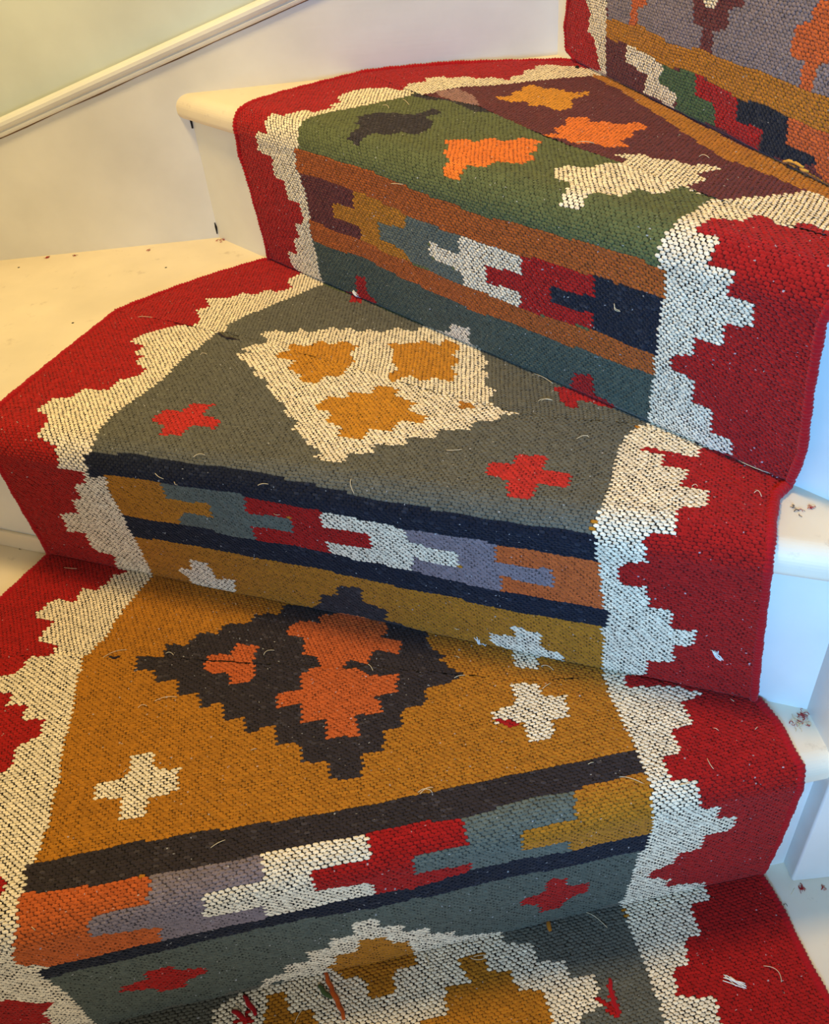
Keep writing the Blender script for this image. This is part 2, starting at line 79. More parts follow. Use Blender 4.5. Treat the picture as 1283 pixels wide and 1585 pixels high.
    ('O', '-2655,5 -2619,93 -2595,350 -2573,597 -2553,832 -2549,1063 -2544,1286 -2540,1501 -2518,1680 -2550,1811 -2609,1980 -2684,2162 -2680,2368 -2676,2581 -2647,2761 -2617,2947 -2586,3139 -2596,3404 -2605,3682 -2582,3879 -2558,4081 -2534,4289 -2414,4465 -2291,4644 -2167,4826 -1907,4756 -1654,4688 -1407,4621 -1166,4556 -931,4493 -701,4431 -476,4370 -257,4311 -42,4253 167,4196 372,4141 573,4087 769,4034 961,3982 1149,3931 1333,3882 1513,3833 1690,3785 1863,3739 2032,3693 2199,3648 2284,3507 2366,3369 2294,3200 2223,3035 2205,2845 2189,2662 2191,2489 2193,2321 2193,2171 2192,2031 2162,1918 2179,1835 2193,1747 2192,1626 2214,1521 2237,1415 2239,1302 2240,1186 2261,1062 2282,934 2256,803 2293,654 2298,453 2304,245 2306,-14 2361,-139 2414,-262 2259,-301 2104,-340 1947,-379 1790,-419 1633,-459 1474,-499 1314,-539 1154,-580 993,-621 831,-662 668,-703 505,-744 340,-786 175,-827 9,-869 -158,-912 -328,-945 -499,-978 -671,-1012 -844,-1046 -1019,-1081 -1195,-1115 -1372,-1150 -1550,-1185 -1730,-1220 -1911,-1256 -2093,-1291 -2283,-1294 -2476,-1296 -2671,-1298 -2630,-1225 -2620,-1052 -2611,-874 -2635,-700 -2660,-521 -2653,-384 -2647,-244 -2653,-120'),
    ('G', '-2644,1869 -2593,1875 -2437,1877 -2283,1879 -2130,1880 -1979,1882 -1819,1884 -1661,1886 -1505,1887 -1351,1889 -1186,1890 -1024,1892 -863,1893 -705,1895 -549,1880 -396,1866 -245,1851 -96,1837 51,1823 183,1822 312,1821 441,1820 596,1810 750,1800 901,1790 1035,1788 1167,1786 1298,1785 1428,1783 1556,1781 1688,1779 1819,1777 1948,1775 2076,1773 2203,1771 2151,1841 2098,1908 2162,1918 2192,2031 2193,2171 2193,2321 2191,2489 2189,2662 2205,2845 2223,3035 2291,3215 2362,3401 2281,3523 2199,3648 2032,3693 1863,3739 1690,3785 1513,3833 1333,3882 1149,3931 961,3982 769,4034 573,4087 372,4141 167,4196 -42,4253 -257,4311 -476,4370 -701,4431 -931,4493 -1166,4556 -1407,4621 -1654,4688 -1907,4756 -2167,4826 -2291,4644 -2414,4465 -2534,4289 -2558,4081 -2582,3879 -2605,3682 -2596,3404 -2586,3139 -2617,2947 -2647,2761 -2676,2581 -2680,2368 -2684,2162 -2623,1978'),
    ('O', '-2532,1658 -2369,1655 -2209,1652 -2050,1649 -1894,1646 -1906,1426 -1737,1435 -1571,1444 -1407,1453 -1454,1268 -1626,1261 -1801,1254 -1923,1044 -2124,1046 -2327,1049 -2533,1052 -2533,1259 -2534,1461'),
    ('T', '-1887,1662 -1706,1659 -1527,1656 -1350,1653 -1175,1650 -1002,1647 -1027,1522 -1051,1397 -888,1412 -727,1426 -569,1441 -606,1232 -746,1230 -887,1228 -1031,1226 -1050,1027 -1221,1030 -1393,1033 -1568,1037 -1745,1040 -1923,1044 -1801,1254 -1626,1261 -1454,1268 -1407,1453 -1571,1444 -1737,1435 -1906,1426'),
    ('R', '-999,1666 -842,1657 -688,1649 -535,1640 -383,1632 -233,1624 -274,1387 -114,1388 45,1389 202,1389 210,1193 60,1199 -91,1205 -244,1211 -254,1020 -410,1021 -568,1022 -728,1023 -890,1023 -1053,1024 -1035,1222 -891,1226 -749,1231 -609,1235 -567,1445 -725,1429 -886,1413 -1048,1397 -1024,1532'),
    ('C', '-233,1624 -72,1613 87,1603 245,1593 401,1583 555,1573 549,1365 706,1357 863,1348 1017,1339 1027,1138 877,1147 727,1157 574,1166 564,959 403,971 241,983 78,995 -87,1007 -254,1020 -244,1211 -91,1205 60,1199 210,1193 202,1389 45,1389 -114,1388 -274,1387'),
    ('V', '554,1573 690,1567 826,1560 960,1554 1093,1548 1224,1543 1354,1537 1363,1414 1372,1288 1528,1294 1681,1300 1832,1305 1843,1089 1692,1097 1539,1104 1385,1111 1387,897 1225,909 1062,921 897,934 731,946 562,959 576,1165 728,1155 880,1145 1029,1134 1015,1339 861,1349 706,1359 549,1369'),
    ('N', '1354,1537 1503,1535 1650,1534 1796,1533 1939,1531 2082,1530 2222,1529 2239,1339 2265,1132 2293,917 2147,914 1999,910 1848,907 1696,904 1543,900 1387,897 1385,1111 1539,1104 1692,1097 1843,1089 1832,1305 1681,1300 1528,1294 1372,1288 1363,1414'),
    ('C', '-2224,282 -2012,323 -1988,493 -1874,506 -1762,518 -1751,387 -1740,253 -1619,270 -1500,286 -1606,-38 -1701,-1 -1823,-16 -1949,-28 -2075,-39 -2098,3 -2142,169'),
    ('C', '1468,463 1598,436 1727,409 1748,196 1855,171 1962,148 1952,-36 1835,-29 1718,-21 1746,-189 1629,-206 1512,-223 1457,-11 1353,56 1242,82 1264,256 1381,265 1497,273'),
    ('U', '-2060,-1240 -2142,-1116 -2009,-1079 -1876,-1042 -1930,-874 -1818,-843 -1706,-813 -1696,-654 -1579,-630 -1463,-606 -1465,-464 -1351,-433 -1238,-402 -1226,-253 -1133,-219 -1040,-186 -989,-202 -985,-39 -839,-13 -656,68 -574,110 -525,326 -416,343 -308,361 -290,543 -154,546 -20,549 -41,321 86,300 212,280 154,93 301,74 428,9 577,-9 656,-185 764,-228 870,-270 817,-332 962,-385 1103,-436 1148,-582 988,-622 827,-663 665,-704 502,-745 338,-786 174,-828 8,-870 -158,-912 -324,-940 -492,-969 -661,-998 -831,-1028 -1003,-1057 -1176,-1087 -1350,-1117 -1525,-1147 -1702,-1178 -1880,-1209'),
    ('N', '-555,-85 -438,-35 -286,72 -129,54 10,-7 173,-18 164,-148 129,-208 258,-203 386,-199 405,-352 280,-362 155,-373 155,-564 53,-569 -51,-574 -31,-709 -142,-740 -253,-771 -359,-624 -538,-601 -543,-442 -724,-403 -814,-428 -777,-250 -649,-216 -522,-181'),
    ('N', '-1217,-678 -1105,-662 -994,-647 -952,-844 -906,-975 -1057,-999 -1209,-1022 -1362,-1046 -1402,-999 -1429,-888 -1319,-857 -1210,-827 -1195,-763'),
    ('C', '-2067,3773 -1798,3557 -1652,3477 -1642,3374 -1421,3313 -1377,3171 -1163,2969 -1000,2861 -998,2747 -802,2674 -783,2525 -670,2452 -560,2381 -586,2355 -469,2307 -353,2261 -414,2148 -350,2142 -225,2140 -102,2137 -88,2277 13,2299 113,2320 85,2454 224,2474 362,2493 337,2630 465,2646 592,2663 472,2653 351,2643 468,2657 583,2671 595,2819 720,2844 844,2870 843,2997 956,3020 1070,3043 1065,3150 1153,3179 1242,3207 1148,3221 1054,3236 874,3357 908,3550 731,3683 783,3816 656,3943 684,4077 543,4291 385,4456 295,4757 158,4808 19,4860 95,4664 -56,4686 -254,4754 -288,4599 -414,4622 -541,4645 -638,4525 -800,4558 -904,4480 -1039,4548 -1117,4444 -1239,4514 -1343,4436 -1447,4358 -1601,4422 -1648,4324 -1850,4350 -2012,4231 -1813,4088 -1929,3980 -2044,3874 -1875,3818'),
    ('Y', '-1596,3840 -1495,3943 -1572,4101 -1440,4080 -1309,4060 -1244,4216 -1071,4131 -981,4233 -796,4179 -826,4006 -720,3889 -714,3704 -731,3545 -887,3516 -928,3356 -1092,3375 -1123,3472 -1352,3586 -1342,3749 -1558,3764'),
    ('Y', '-488,4290 -367,4304 -247,4317 -112,4414 58,4342 118,4468 304,4357 260,4180 389,4080 310,3932 440,3825 413,3653 239,3710 145,3603 -22,3687 -92,3622 -162,3557 -259,3629 -196,3799 -349,3960 -351,4141'),
    ('Y', '-741,3005 -674,3160 -490,3172 -524,3286 -408,3284 -293,3282 -280,3455 -167,3440 -54,3425 -29,3286 88,3250 204,3215 154,3068 279,3037 403,3006 403,2897 277,2883 151,2868 164,2699 52,2697 -60,2695 -67,2525 -190,2520 -314,2516 -335,2682 -435,2705 -537,2728 -527,2887 -702,2920'),
    ('O', '607,3328 757,3289 811,3232 658,3202'),
    ('Q', '-2263,2401 -2238,2498 -2213,2596 -2045,2606 -1992,2759 -1885,2775 -1780,2791 -1803,2585 -1678,2564 -1555,2544 -1551,2389 -1685,2406 -1820,2423 -1813,2226 -1924,2203 -2036,2180 -2072,2326'),
    ('Q', '1158,2268 1177,2441 1279,2434 1381,2428 1370,2558 1497,2586 1624,2613 1648,2412 1756,2408 1864,2404 1882,2213 1762,2212 1640,2212 1634,2014 1523,2014 1412,2015 1393,2211 1276,2239'),
    ('K', '-2727,1849 -2559,1889 -2363,1890 -2170,1891 -1980,1892 -1820,1894 -1662,1895 -1506,1897 -1351,1898 -1187,1900 -1024,1901 -864,1903 -705,1904 -549,1889 -395,1875 -244,1860 -95,1846 53,1832 184,1831 313,1830 442,1829 597,1819 751,1809 902,1799 1036,1797 1168,1795 1299,1794 1428,1792 1556,1790 1688,1790 1817,1790 1946,1790 2073,1790 2199,1790 2202,1667 2201,1515 2064,1516 1925,1518 1784,1520 1642,1522 1499,1524 1353,1525 1221,1529 1087,1533 952,1537 816,1541 678,1545 539,1549 386,1561 232,1572 77,1584 -80,1597 -238,1609 -399,1615 -562,1621 -727,1627 -893,1634 -1062,1640 -1225,1641 -1390,1641 -1556,1642 -1725,1643 -1896,1644 -2094,1645 -2294,1646 -2498,1647 -2719,1591 -2694,1741'),
    ('K', '-2557,1073 -2395,1070 -2234,1066 -2075,1063 -1917,1060 -1739,1056 -1563,1052 -1389,1048 -1217,1044 -1047,1041 -882,1040 -719,1039 -558,1038 -399,1038 -242,1037 -80,1024 81,1010 240,997 398,984 555,971 697,961 838,951 978,942 1117,932 1255,922 1391,913 1552,915 1711,917 1867,919 2022,921 2175,923 2326,925 2324,679 2188,676 2050,673 1911,670 1771,667 1629,664 1469,670 1307,675 1143,681 978,687 810,693 659,700 506,707 351,714 195,722 37,729 -122,737 -298,743 -477,750 -658,757 -840,765 -1009,763 -1179,761 -1352,759 -1527,758 -1704,756 -1875,752 -2049,748 -2225,744 -2403,740 -2584,736 -2569,909'),
  ]),
  3: ('-4267,-2123 -4078,-2057 -3892,-1992 -3709,-1927 -3529,-1864 -3351,-1802 -3177,-1740 -3004,-1680 -2835,-1620 -2667,-1561 -2482,-1516 -2300,-1472 -2122,-1429 -1946,-1386 -1774,-1345 -1605,-1304 -1438,-1263 -1275,-1224 -1114,-1185 -957,-1146 -801,-1109 -649,-1072 -499,-1035 -351,-1000 -206,-964 -63,-930 77,-896 215,-862 352,-829 486,-797 617,-765 747,-733 875,-702 1001,-672 1093,-614 1185,-558 1277,-501 1367,-445 1457,-390 1547,-335 1635,-280 1723,-225 1811,-171 1898,-118 2010,-103 2120,-89 2229,-75 2335,-61 2441,-48 2544,-35 2644,-30 2742,-26 2838,-21 2933,-17 3026,-12 3118,-8 3209,-4 3298,0 3334,157 3353,279 3372,396 3370,509 3368,619 3365,727 3363,831 3359,930 3355,1028 3355,1125 3356,1221 3357,1314 3357,1405 3358,1494 3358,1582 3384,1664 3403,1736 3414,1799 3419,1861 3419,1927 3449,1981 3472,2050 3482,2152 3490,2261 3499,2372 3538,2441 3578,2511 3618,2581 3658,2651 3698,2721 3738,2792 3673,2749 3608,2706 3543,2663 3477,2619 3411,2575 3344,2531 3277,2486 3210,2442 3142,2397 3073,2351 2995,2359 2916,2366 2836,2374 2754,2382 2671,2389 2569,2413 2464,2437 2358,2462 2248,2488 2136,2514 2020,2540 1902,2568 1786,2591 1666,2616 1544,2641 1418,2666 1289,2692 1157,2719 1021,2747 882,2775 721,2814 555,2853 384,2894 207,2936 24,2979 -165,3024 -359,3085 -559,3147 -767,3211 -983,3278 -1208,3348 -1441,3420 -1602,3412 -1766,3403 -1935,3394 -2106,3385 -2281,3376 -2524,3435 -2775,3497 -3036,3560 -3307,3626 -3588,3695 -3881,3766 -3900,3621 -3918,3477 -3936,3334 -3954,3193 -3965,3049 -3976,2906 -3986,2765 -3997,2625 -3989,2465 -3981,2308 -3973,2153 -3917,2011 -3967,1923 -3965,1784 -3949,1666 -3977,1533 -4000,1399 -3973,1265 -3946,1130 -3938,999 -3930,865 -3928,728 -3931,586 -3936,452 -3941,315 -3946,177 -4012,7 -4086,-140 -4118,-298 -4150,-455 -4182,-610 -4214,-763 -4227,-902 -4241,-1039 -4254,-1174 -4267,-1308 -4271,-1451 -4274,-1592 -4277,-1731 -4281,-1869 -4274,-1997', [
    ('C', '-3227,-2284 -3521,-2123 -3428,-2008 -3335,-1893 -3234,-1800 -3134,-1707 -3244,-1554 -3459,-1475 -3453,-1302 -3677,-1217 -3569,-1111 -3461,-1006 -3442,-815 -3264,-766 -3256,-583 -3092,-546 -3057,-341 -3261,-270 -3289,-12 -3426,75 -3453,280 -3237,296 -3224,513 -3106,534 -3078,748 -2895,782 -2879,908 -2865,1031 -3094,1027 -3096,1141 -3099,1253 -3281,1262 -3271,1385 -3260,1506 -3517,1531 -3489,1646 -3480,1752 -3279,1774 -3358,1897 -3369,2028 -3152,2025 -3120,2152 -3111,2295 -2912,2276 -2889,2409 -2866,2544 -3016,2561 -2990,2718 -3219,2840 -3266,3037 -3211,3220 -3100,3319 -2990,3416 -2770,3418 -2712,3511 -2654,3604 -3013,4013 -3403,4458 -3110,4486 -2825,4514 -2549,4541 -2281,4567 -2020,4592 -1767,4617 -1521,4640 -1281,4664 -1048,4686 -629,4417 -243,4169 115,3939 447,3726 756,3528 1044,3343 1314,3170 1566,3008 1803,2856 1946,2773 2083,2694 2226,2667 2366,2642 2501,2616 2633,2592 2798,2355 2676,2348 2576,2423 2459,2424 2478,2246 2364,2215 2247,2184 2258,2057 2242,1974 2360,1962 2474,1951 2484,1851 2476,1759 2584,1755 2690,1750 2678,1666 2655,1568 2774,1570 2891,1571 2880,1470 2870,1366 2766,1353 2659,1338 2660,1239 2661,1137 2545,1127 2427,1116 2420,1021 2414,923 2328,907 2240,891 2201,813 2210,725 2314,716 2415,708 2414,600 2413,489 2511,475 2607,462 2600,351 2592,237 2693,232 2793,227 2793,73 2651,7 2544,-35 2601,-123 2530,-231 2459,-339 2387,-447 2316,-555 2187,-624 2056,-693 1923,-763 1789,-834 1653,-906 1515,-979 1376,-1053 1234,-1128 1091,-1204 946,-1281 799,-1359 620,-1404 436,-1450 249,-1497 57,-1545 -139,-1595 -340,-1645 -545,-1697 -756,-1750 -971,-1805 -1192,-1860 -1419,-1917 -1651,-1976 -1889,-2036 -2134,-2097 -2385,-2160 -2657,-2200 -2937,-2242'),
    ('E', '-2806,-50 -2757,179 -2686,364 -2689,513 -2691,659 -2689,775 -2694,886 -2702,1031 -2711,1173 -2707,1306 -2703,1437 -2683,1569 -2659,1699 -2685,1819 -2744,1952 -2793,2146 -2751,2305 -2708,2465 -2646,2587 -2584,2709 -2597,2720 -2548,2919 -2499,3120 -2449,3324 -2502,3594 -2557,3872 -2614,4161 -2218,4043 -1844,3933 -1490,3828 -1155,3730 -838,3636 -537,3547 -251,3462 21,3382 263,3318 495,3256 717,3197 930,3141 1135,3086 1331,3034 1521,2984 1703,2935 1878,2889 2047,2844 2048,2677 2049,2515 2051,2366 2053,2220 2077,2033 2048,1924 2044,1849 2027,1778 2059,1698 2073,1602 2064,1482 2055,1359 2029,1227 2002,1090 2018,957 2035,820 2021,703 2007,582 1973,450 1939,314 1947,194 1954,71 1918,6 1741,-1 1565,-8 1383,-14 1197,-21 1006,-28 809,-36 607,-43 399,-51 185,-59 -36,-67 -263,-75 -497,-84 -751,-80 -1014,-76 -1286,-72 -1569,-68 -1861,-64 -2164,-59 -2479,-55'),
    ('G', '-2842,-1440 -2838,-1233 -2835,-1021 -2831,-805 -2825,-621 -2819,-434 -2812,-243 -2806,-50 -2490,-45 -2185,-40 -1890,-36 -1606,-32 -1331,-28 -1065,-24 -807,-20 -558,-16 -316,-12 -82,-9 145,-5 365,-2 580,1 791,5 998,10 1210,27 1408,37 1597,42 1779,46 1955,49 1959,-173 2002,-362 2043,-545 1911,-605 1778,-665 1642,-726 1505,-788 1366,-851 1225,-915 1082,-979 937,-1045 790,-1112 641,-1179 489,-1248 335,-1317 179,-1388 21,-1459 -192,-1490 -410,-1522 -635,-1555 -867,-1589 -1105,-1623 -1350,-1659 -1603,-1696 -1863,-1734 -2131,-1773 -2408,-1813 -2620,-1631'),
    ('T2', '-2793,583 -2537,591 -2289,599 -2048,607 -1815,615 -1542,593 -1278,571 -1023,550 -779,541 -544,531 -315,522 -93,514 112,519 311,523 504,528 692,533 875,537 1052,542 1226,549 1396,556 1561,563 1721,570 1877,576 2029,583 2006,412 1982,235 1955,49 1784,46 1607,43 1425,39 1237,34 1036,22 848,26 654,28 453,30 247,32 34,34 -186,35 -412,36 -646,37 -916,13 -1176,2 -1432,-4 -1692,-10 -1960,-17 -2238,-24 -2524,-31 -2821,-38 -2815,198 -2804,393'),
    ('B', '-2734,1432 -2487,1429 -2247,1426 -2015,1424 -1789,1421 -1813,1310 -1838,1197 -2033,1193 -2233,1189 -2270,1016 -2026,1008 -1790,1000 -1817,839 -2103,844 -2399,848 -2706,852 -2716,1050 -2725,1244'),
    ('O', '-1782,1444 -1569,1424 -1361,1404 -1158,1385 -961,1366 -1005,1171 -1213,1158 -1428,1145 -1443,959 -1250,939 -1062,920 -971,764 -1174,782 -1382,801 -1597,820 -1817,839 -1790,1000 -2026,1008 -2270,1016 -2233,1189 -2033,1193 -1838,1197 -1810,1322'),
    ('T', '-962,1365 -755,1355 -555,1346 -360,1337 -170,1328 -197,1217 -225,1104 -436,1120 -653,1136 -649,960 -416,943 -191,926 -214,782 -406,788 -604,795 -807,801 -1016,807 -1062,921 -1248,942 -1438,963 -1433,1148 -1216,1161 -1005,1173'),
    ('C', '-168,1336 36,1336 233,1336 424,1336 610,1336 593,1233 576,1127 359,1104 134,1079 125,899 345,919 557,937 535,739 352,746 163,753 -31,760 -230,767 -188,927 -346,942 -508,958 -674,974 -641,1140 -426,1131 -218,1122 -193,1230'),
    ('R', '610,1336 784,1343 952,1350 1116,1357 1276,1363 1431,1369 1422,1257 1413,1141 1257,1131 1096,1121 931,1110 932,941 1091,951 1246,961 1396,971 1391,810 1230,800 1065,788 894,776 718,764 537,752 557,937 345,919 125,899 134,1079 359,1104 576,1127 593,1233'),
    ('K', '1431,1369 1605,1373 1774,1376 1937,1379 2096,1382 2087,1247 2078,1109 2069,966 2060,819 1900,815 1735,812 1566,809 1391,806 1396,971 1246,961 1091,951 932,941 931,1110 1096,1121 1257,1131 1413,1141 1422,1257'),
    ('N2', '1580,1393 1691,1397 1647,1352 1602,1349'),
    ('N2', '-2775,859 -2650,857 -2369,851 -2097,845 -1834,839 -1622,829 -1415,819 -1214,809 -1018,799 -809,795 -605,791 -407,786 -214,782 -18,776 173,769 359,762 540,756 727,765 909,775 1086,783 1258,792 1425,801 1588,804 1746,808 1899,812 2049,815 2040,701 2029,583 1877,576 1721,570 1561,563 1396,556 1226,549 1052,542 875,537 692,533 504,528 311,523 112,519 -93,514 -315,522 -544,531 -779,541 -1023,550 -1278,571 -1542,593 -1815,615 -2049,605 -2291,595 -2540,584 -2797,574 -2784,719'),
    ('R', '-2086,322 -1910,357 -1934,137 -1738,61 -2095,-16 -2014,-104 -2146,-164 -2270,-43 -2479,-4 -2139,91'),
    ('R', '1150,252 1259,282 1366,312 1366,194 1366,74 1482,71 1596,68 1580,-38 1439,-85 1342,-101 1243,-117 1331,-263 1217,-301 1056,-184 883,-84 987,-44 1089,-5'),
    ('C', '-2157,-1764 -1821,-1824 -1656,-1823 -1599,-1910 -1377,-1856 -1272,-1961 -991,-2035 -797,-2052 -742,-2152 -537,-2121 -451,-2244 -318,-2254 -188,-2263 -199,-2299 -74,-2284 49,-2269 48,-2398 107,-2372 217,-2314 326,-2257 273,-2126 351,-2058 429,-1990 341,-1885 454,-1801 566,-1717 480,-1608 584,-1532 687,-1456 587,-1522 486,-1590 582,-1521 677,-1452 618,-1316 715,-1233 812,-1150 751,-1038 840,-963 928,-887 874,-795 938,-727 1002,-659 913,-691 824,-725 609,-705 549,-518 332,-486 316,-343 145,-292 107,-160 -116,-40 -258,56 -221,245 -382,227 -546,209 -552,95 -762,44 -1030,-17 -987,-171 -1108,-211 -1230,-252 -1259,-405 -1416,-455 -1471,-574 -1619,-580 -1639,-709 -1779,-707 -1834,-826 -1888,-946 -2053,-964 -2048,-1074 -2237,-1148 -2323,-1332 -2082,-1362 -2133,-1513 -2184,-1663 -2010,-1630'),
    ('Y', '-1777,-1476 -1736,-1336 -1877,-1234 -1752,-1187 -1629,-1142 -1644,-973 -1453,-964 -1422,-830 -1235,-788 -1181,-956 -1033,-1008 -941,-1168 -882,-1317 -1005,-1419 -966,-1580 -1119,-1642 -1191,-1572 -1444,-1582 -1512,-1433 -1708,-1525'),
    ('Y', '-1018,-541 -918,-470 -820,-399 -746,-249 -565,-230 -571,-89 -356,-97 -312,-275 -153,-301 -152,-470 12,-502 68,-667 -111,-701 -142,-841 -328,-848 -359,-939 -390,-1030 -508,-1014 -532,-833 -742,-765 -829,-606'),
    ('U', '-2309,2415 -2262,2548 -2230,2637 -2129,2698 -2029,2758 -1891,2753 -1793,2812 -1776,2930 -1760,3050 -1577,3028 -1594,2910 -1611,2794 -1364,2696 -1264,2518 -1237,2340 -1441,2328 -1491,2180 -1692,2132 -1684,2015 -1674,1904 -1899,1932 -1906,2005 -2021,2251 -2128,2227 -2188,2359'),
    ('U', '-2449,3324 -2413,3466 -2377,3608 -2254,3653 -2131,3698 -1754,3596 -1397,3499 -1060,3408 -1211,3318 -1325,3250 -1555,3310 -1794,3373 -1945,3331 -2099,3288 -2272,3306'),
    ('M', '-892,2393 -821,2476 -749,2559 -589,2512 -565,2712 -376,2684 -333,2767 -290,2849 -153,2899 -46,2895 -46,2751 89,2698 99,2533 256,2469 226,2285 123,2249 20,2213 19,2055 -70,2028 -164,2004 -173,1845 -395,1857 -415,1925 -418,2019 -636,2122 -675,2239'),
    ('C', '542,2339 574,2421 608,2502 712,2468 824,2543 864,2709 978,2750 955,2875 793,2911 897,3016 986,3075 1113,3015 1192,3067 1271,3119 1460,3072 1566,3177 1732,3120 1695,3046 1658,2971 1644,2896 1811,2819 1764,2755 1717,2692 1731,2639 1913,2553 1802,2581 1688,2609 1667,2487 1646,2366 1553,2361 1458,2356 1445,2240 1433,2125 1338,2104 1242,2082 1183,1983 1239,1938 1219,1862 1114,1871 1007,1880 988,1990 948,2096 895,2189 766,2166'),
    ('N2', '-2774,1699 -2647,1709 -2391,1710 -2143,1711 -1903,1711 -1665,1704 -1434,1697 -1210,1690 -995,1683 -798,1664 -607,1647 -421,1629 -239,1613 -64,1608 106,1604 321,1610 528,1615 728,1621 895,1627 1056,1633 1213,1638 1366,1644 1515,1648 1661,1652 1803,1655 1912,1644 2019,1633 2124,1622 2129,1498 2134,1372 2050,1368 1903,1366 1752,1365 1597,1364 1437,1362 1278,1355 1114,1348 946,1340 772,1333 594,1325 406,1323 212,1322 12,1320 -194,1318 -381,1327 -572,1335 -768,1344 -971,1352 -1168,1372 -1370,1393 -1578,1414 -1791,1435 -2027,1434 -2271,1434 -2522,1433 -2783,1432 -2781,1566'),
  ]),
  4: ('-4021,-2438 -3726,-2370 -3442,-2305 -3169,-2243 -2906,-2183 -2653,-2125 -2408,-2069 -2256,-1982 -2106,-1898 -1960,-1815 -1817,-1734 -1676,-1654 -1434,-1614 -1201,-1576 -977,-1539 -760,-1503 -552,-1469 -351,-1435 -161,-1391 23,-1348 201,-1306 373,-1266 540,-1227 702,-1189 840,-1151 974,-1115 1105,-1080 1233,-1046 1357,-1012 1478,-980 1596,-948 1712,-917 1830,-888 1946,-861 2058,-834 2168,-807 2275,-781 2380,-756 2482,-732 2560,-702 2637,-672 2713,-643 2787,-614 2860,-586 2900,-515 2940,-445 2980,-375 3019,-306 3058,-237 3097,-168 3136,-100 3174,-33 3277,36 3390,80 3377,163 3364,244 3352,325 3339,404 3327,482 3315,559 3303,634 3291,709 3280,782 3266,854 3251,924 3237,994 3223,1062 3209,1130 3163,1185 3118,1240 3072,1296 3027,1351 2981,1406 2935,1461 2890,1517 2844,1572 2800,1627 2756,1687 2697,1743 2623,1799 2532,1860 2414,1933 2219,2059 1582,2541 781,3148 -237,3918 -382,3904 -532,3889 -687,3874 -846,3859 -1010,3843 -1180,3827 -1355,3810 -1535,3792 -1721,3774 -1914,3756 -2113,3736 -2319,3716 -2532,3696 -2753,3674 -2982,3652 -3220,3629 -3466,3605 -3722,3580 -3989,3555 -4265,3528 -4554,3500 -4854,3471 -5167,3441 -5494,3409 -5835,3376 -3808,2458 -2743,1963 -2599,1845 -2568,1752 -2620,1659 -2642,1552 -2658,1443 -2674,1332 -2690,1219 -2707,1105 -2741,994 -2776,882 -2815,767 -2881,657 -2949,544 -3001,456 -3055,366 -3066,248 -3077,129 -2957,87 -2851,43 -3102,-89 -3175,-221 -3249,-354 -3322,-487 -3397,-622 -3472,-757 -3547,-894 -3623,-1031 -3699,-1169 -3776,-1308 -3811,-1441 -3846,-1574 -3881,-1706 -3916,-1840 -3951,-1973 -3986,-2106 -3998,-2217 -4009,-2327', [
    ('C', '-2792,-2268 -3075,-2047 -3046,-1843 -3259,-1821 -3209,-1708 -3159,-1595 -3035,-1581 -3002,-1478 -2970,-1374 -2787,-1307 -2765,-1114 -2634,-1047 -2506,-981 -2691,-926 -2683,-753 -2873,-694 -2880,-538 -3036,-503 -2994,-403 -2951,-302 -2817,-201 -2685,-102 -2504,-14 -2081,63 -2112,62 -2200,207 -2223,384 -2390,424 -2338,533 -2287,639 -2408,752 -2371,928 -2340,1098 -2310,1264 -2281,1425 -2253,1582 -2234,1733 -2393,1884 -3624,2446 -7431,4128 -9700,5159 -9698,5204 -9696,5249 -9694,5294 -9691,5339 -9689,5383 -9674,5696 -9659,6008 -9642,6362 -9626,6673 -9609,7025 -9593,7335 -9299,7359 -8761,7390 -8263,7420 -7805,7448 -7346,7477 -6928,7505 -6509,7532 -6130,7559 -5751,7585 -5412,7611 -5073,7636 -4774,7660 -4434,7684 -4175,7707 -3875,7730 -3876,7729 -3876,7729 -3877,7728 -3881,7723 -1711,5843 124,4257 1389,3163 2314,2363 2790,1958 2912,1852 2989,1769 3038,1689 3061,1602 3088,1516 3115,1428 3143,1339 3172,1248 3201,1157 3230,1064 3259,969 3290,874 3319,776 3346,675 3372,573 3400,469 3428,363 3456,256 3485,146 3495,23 3670,-162 3581,-200 3490,-238 3397,-278 3302,-318 3204,-360 3104,-402 3001,-446 2896,-490 2788,-536 2676,-560 2560,-585 2611,-705 2506,-766 2656,-891 2801,-1012 2612,-1007 2414,-1001 2206,-996 1987,-990 1843,-1045 1694,-1102 1540,-1161 1381,-1222 1217,-1285 1047,-1350 872,-1417 691,-1486 524,-1573 352,-1663 175,-1756 -7,-1851 -196,-1949 -391,-2051 -592,-2156 -800,-2265 -1015,-2377 -1238,-2494 -1713,-2425 -2229,-2350'),
